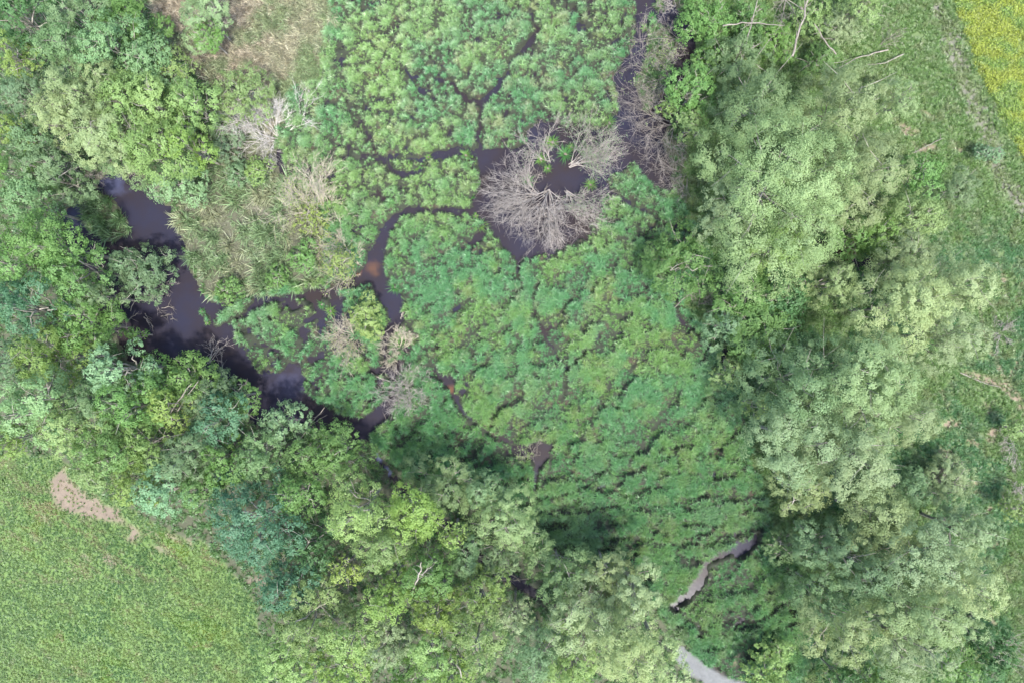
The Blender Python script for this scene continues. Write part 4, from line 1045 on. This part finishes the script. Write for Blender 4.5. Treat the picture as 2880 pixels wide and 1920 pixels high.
for pts, rd, lab, nm in LOGS:
    if not lab: continue
    P = []
    for (a, b, zc) in pts:
        k = (ALT - zc) / ALT; P.append((wx(a) * k, wy(b) * k, zc))
    r = np.random.default_rng(int(pts[0][0]) * 7 + 1)
    P = np.array(P, float); base = P[0].copy(); base[2] = 0
    u = np.linspace(0, 1, 9); uu = np.linspace(0, 1, len(P))
    Q = np.stack([np.interp(u, uu, P[:, c]) for c in range(3)], 1); Q[1:-1] += r.normal(0, rd * .5, (7, 3)); Q -= base
    rd = rd * .72; tb = Tubes(6); tb.add(Q, rd * (1 - .45 * u))
    root = bpy.data.objects.new(nm, None); COL.objects.link(root); root.location = base; root['label'] = lab
    root['category'] = {'fallen_log': 'log', 'dead_pole': 'dead tree', 'dead_branch': 'branch', 'floating_stick': 'driftwood'}[nm]
    wood = M_BARK_DARK if 'brown fallen' in lab or 'brown trunk' in lab else M_LOG
    link('stem', tb.mesh('stem', wood), root)
    sb = Tubes(3)
    for q in range(5):
        t = r.integers(2, 8); d = unit(Q[-1] - Q[0]) + r.normal(0, .7, 3); d = unit(d)
        sb.add([Q[t], Q[t] + d * .25 * (1 + rd * 10), Q[t] + d * .5 * (1 + rd * 10) + r.normal(0, .08, 3)], [rd * .4, rd * .3, .006])
    link('side_twigs', sb.mesh('side_twigs', wood), root)

# ------------------------------------------------------------------ single tussocks standing in open water
def tussock(i, px, py, rpx, label, cols=(G_MID, G_YEL), name='sedge_tussock'):
    r = random.Random(900 + i); R = rpx * U
    v, f, c = tuft_proto(r, int(60 + 60 * R), R * 1.15, .05, (.25, 1.0), .3, 3)
    rr = np.random.default_rng(i); per = np.repeat(rr.uniform(0, 1, len(v) // 7 + 1), 7)[:len(v)][:, None]
    cc = (np.array(cols[0]) * (1 - per) + np.array(cols[1]) * per) * c
    me = np_mesh('blades', v, f, (M_LEAF,), cc)
    root = bpy.data.objects.new(name, None); COL.objects.link(root); root.location = (wx(px), wy(py), .0)
    root['label'] = label; root['category'] = 'tussock'; root['group'] = 'sedge tussocks standing in open water'
    link('blades', me, root)
    # root mound
    k = 10; mv = [(0, 0, .16)] ; mf = []
    for ring, (q, zz) in enumerate(((.22, .12), (.38, -.1))):
        for a in range(k):
            an = a * 2 * math.pi / k; w = R * q * r.uniform(.85, 1.15); mv.append((math.cos(an) * w, math.sin(an) * w, zz))
    for a in range(k):
        b = (a + 1) % k
        mf.append((0, 1 + a, 1 + b)); mf.append((1 + a, 1 + k + a, 1 + k + b)); mf.append((1 + a, 1 + k + b, 1 + b))
    link('root_mound', np_mesh('root_mound', np.array(mv), np.array(mf), (M_BARK_DARK,)), root)
TUSS = [
 (911, 381, 10, 'leftmost small round tussock in the upper cross channel'),
 (940, 380, 13, 'double sized round tussock in the upper cross channel'),
 (956, 386, 10, 'round tussock right of the double sized one in the cross channel'),
 (969, 383, 9, 'rightmost of the row of round tussocks in the cross channel'),
 (984, 362, 9, 'tussock hugging the top bank of the cross channel'),
 (1268, 328, 20, 'dark green tussock at the top of the central pool'),
 (1298, 355, 22, 'bright tussock under the bare willow right of the pool top'),
 (1242, 368, 17, 'tussock in the upper left middle of the central pool'),
 (1258, 388, 12, 'small tussock under the dark green one in the central pool'),
 (1213, 415, 18, 'leafy tussock left of the middle of the central pool'),
 (1356, 426, 18, 'round tussock at the right rim of the central pool'),
 (1398, 284, 22, 'spiky green tussock in the strait at the upper right'),
 (1080, 455, 13, 'tussock at the left inlet of the central pool'),
 (1093, 497, 9, 'smallest tussock in the inlet below the central pool'),
 (1103, 518, 20, 'tussock at the lower left rim of the central pool'),
 (1395, 467, 17, 'tussock at the lower right rim of the central pool'),
 (1480, 66, 11, 'little tussock in the right channel near the top'),
 (1515, 15, 18, 'deep green tussock at the top end of the right channel'),
 (1498, 42, 14, 'low green tussock right of the right channel near the top'),
 (897, 605, 15, 'upper small tussock beside the rusty water'),
 (899, 627, 12, 'lower small tussock beside the rusty water'),
 (908, 660, 18, 'spiky tussock in the junction below the rusty water'),
 (1312, 340, 12, 'small tussock below the top of the right bare willow'),
 (478, 742, 8, 'tiny tussock left of the pond islet'),
 (466, 716, 9, 'uppermost tiny tussock in the left pond'),
 (1070, 358, 17, 'tussock at the mouth of the upright channel'),
 (1085, 372, 13, 'tussock just below the mouth of the upright channel'),
 (740, 700, 12, 'leafy tussock in the shallow water above the marsh island'),
 (760, 715, 15, 'darker tussock in the shallow water left of the marsh island'),
]
for i, (a, b, rr_, lab) in enumerate(TUSS):
    tussock(i, a, b, rr_ * 1.15, lab, (G_MID, G_YEL) if i % 3 else (G_DEEP, G_MID))
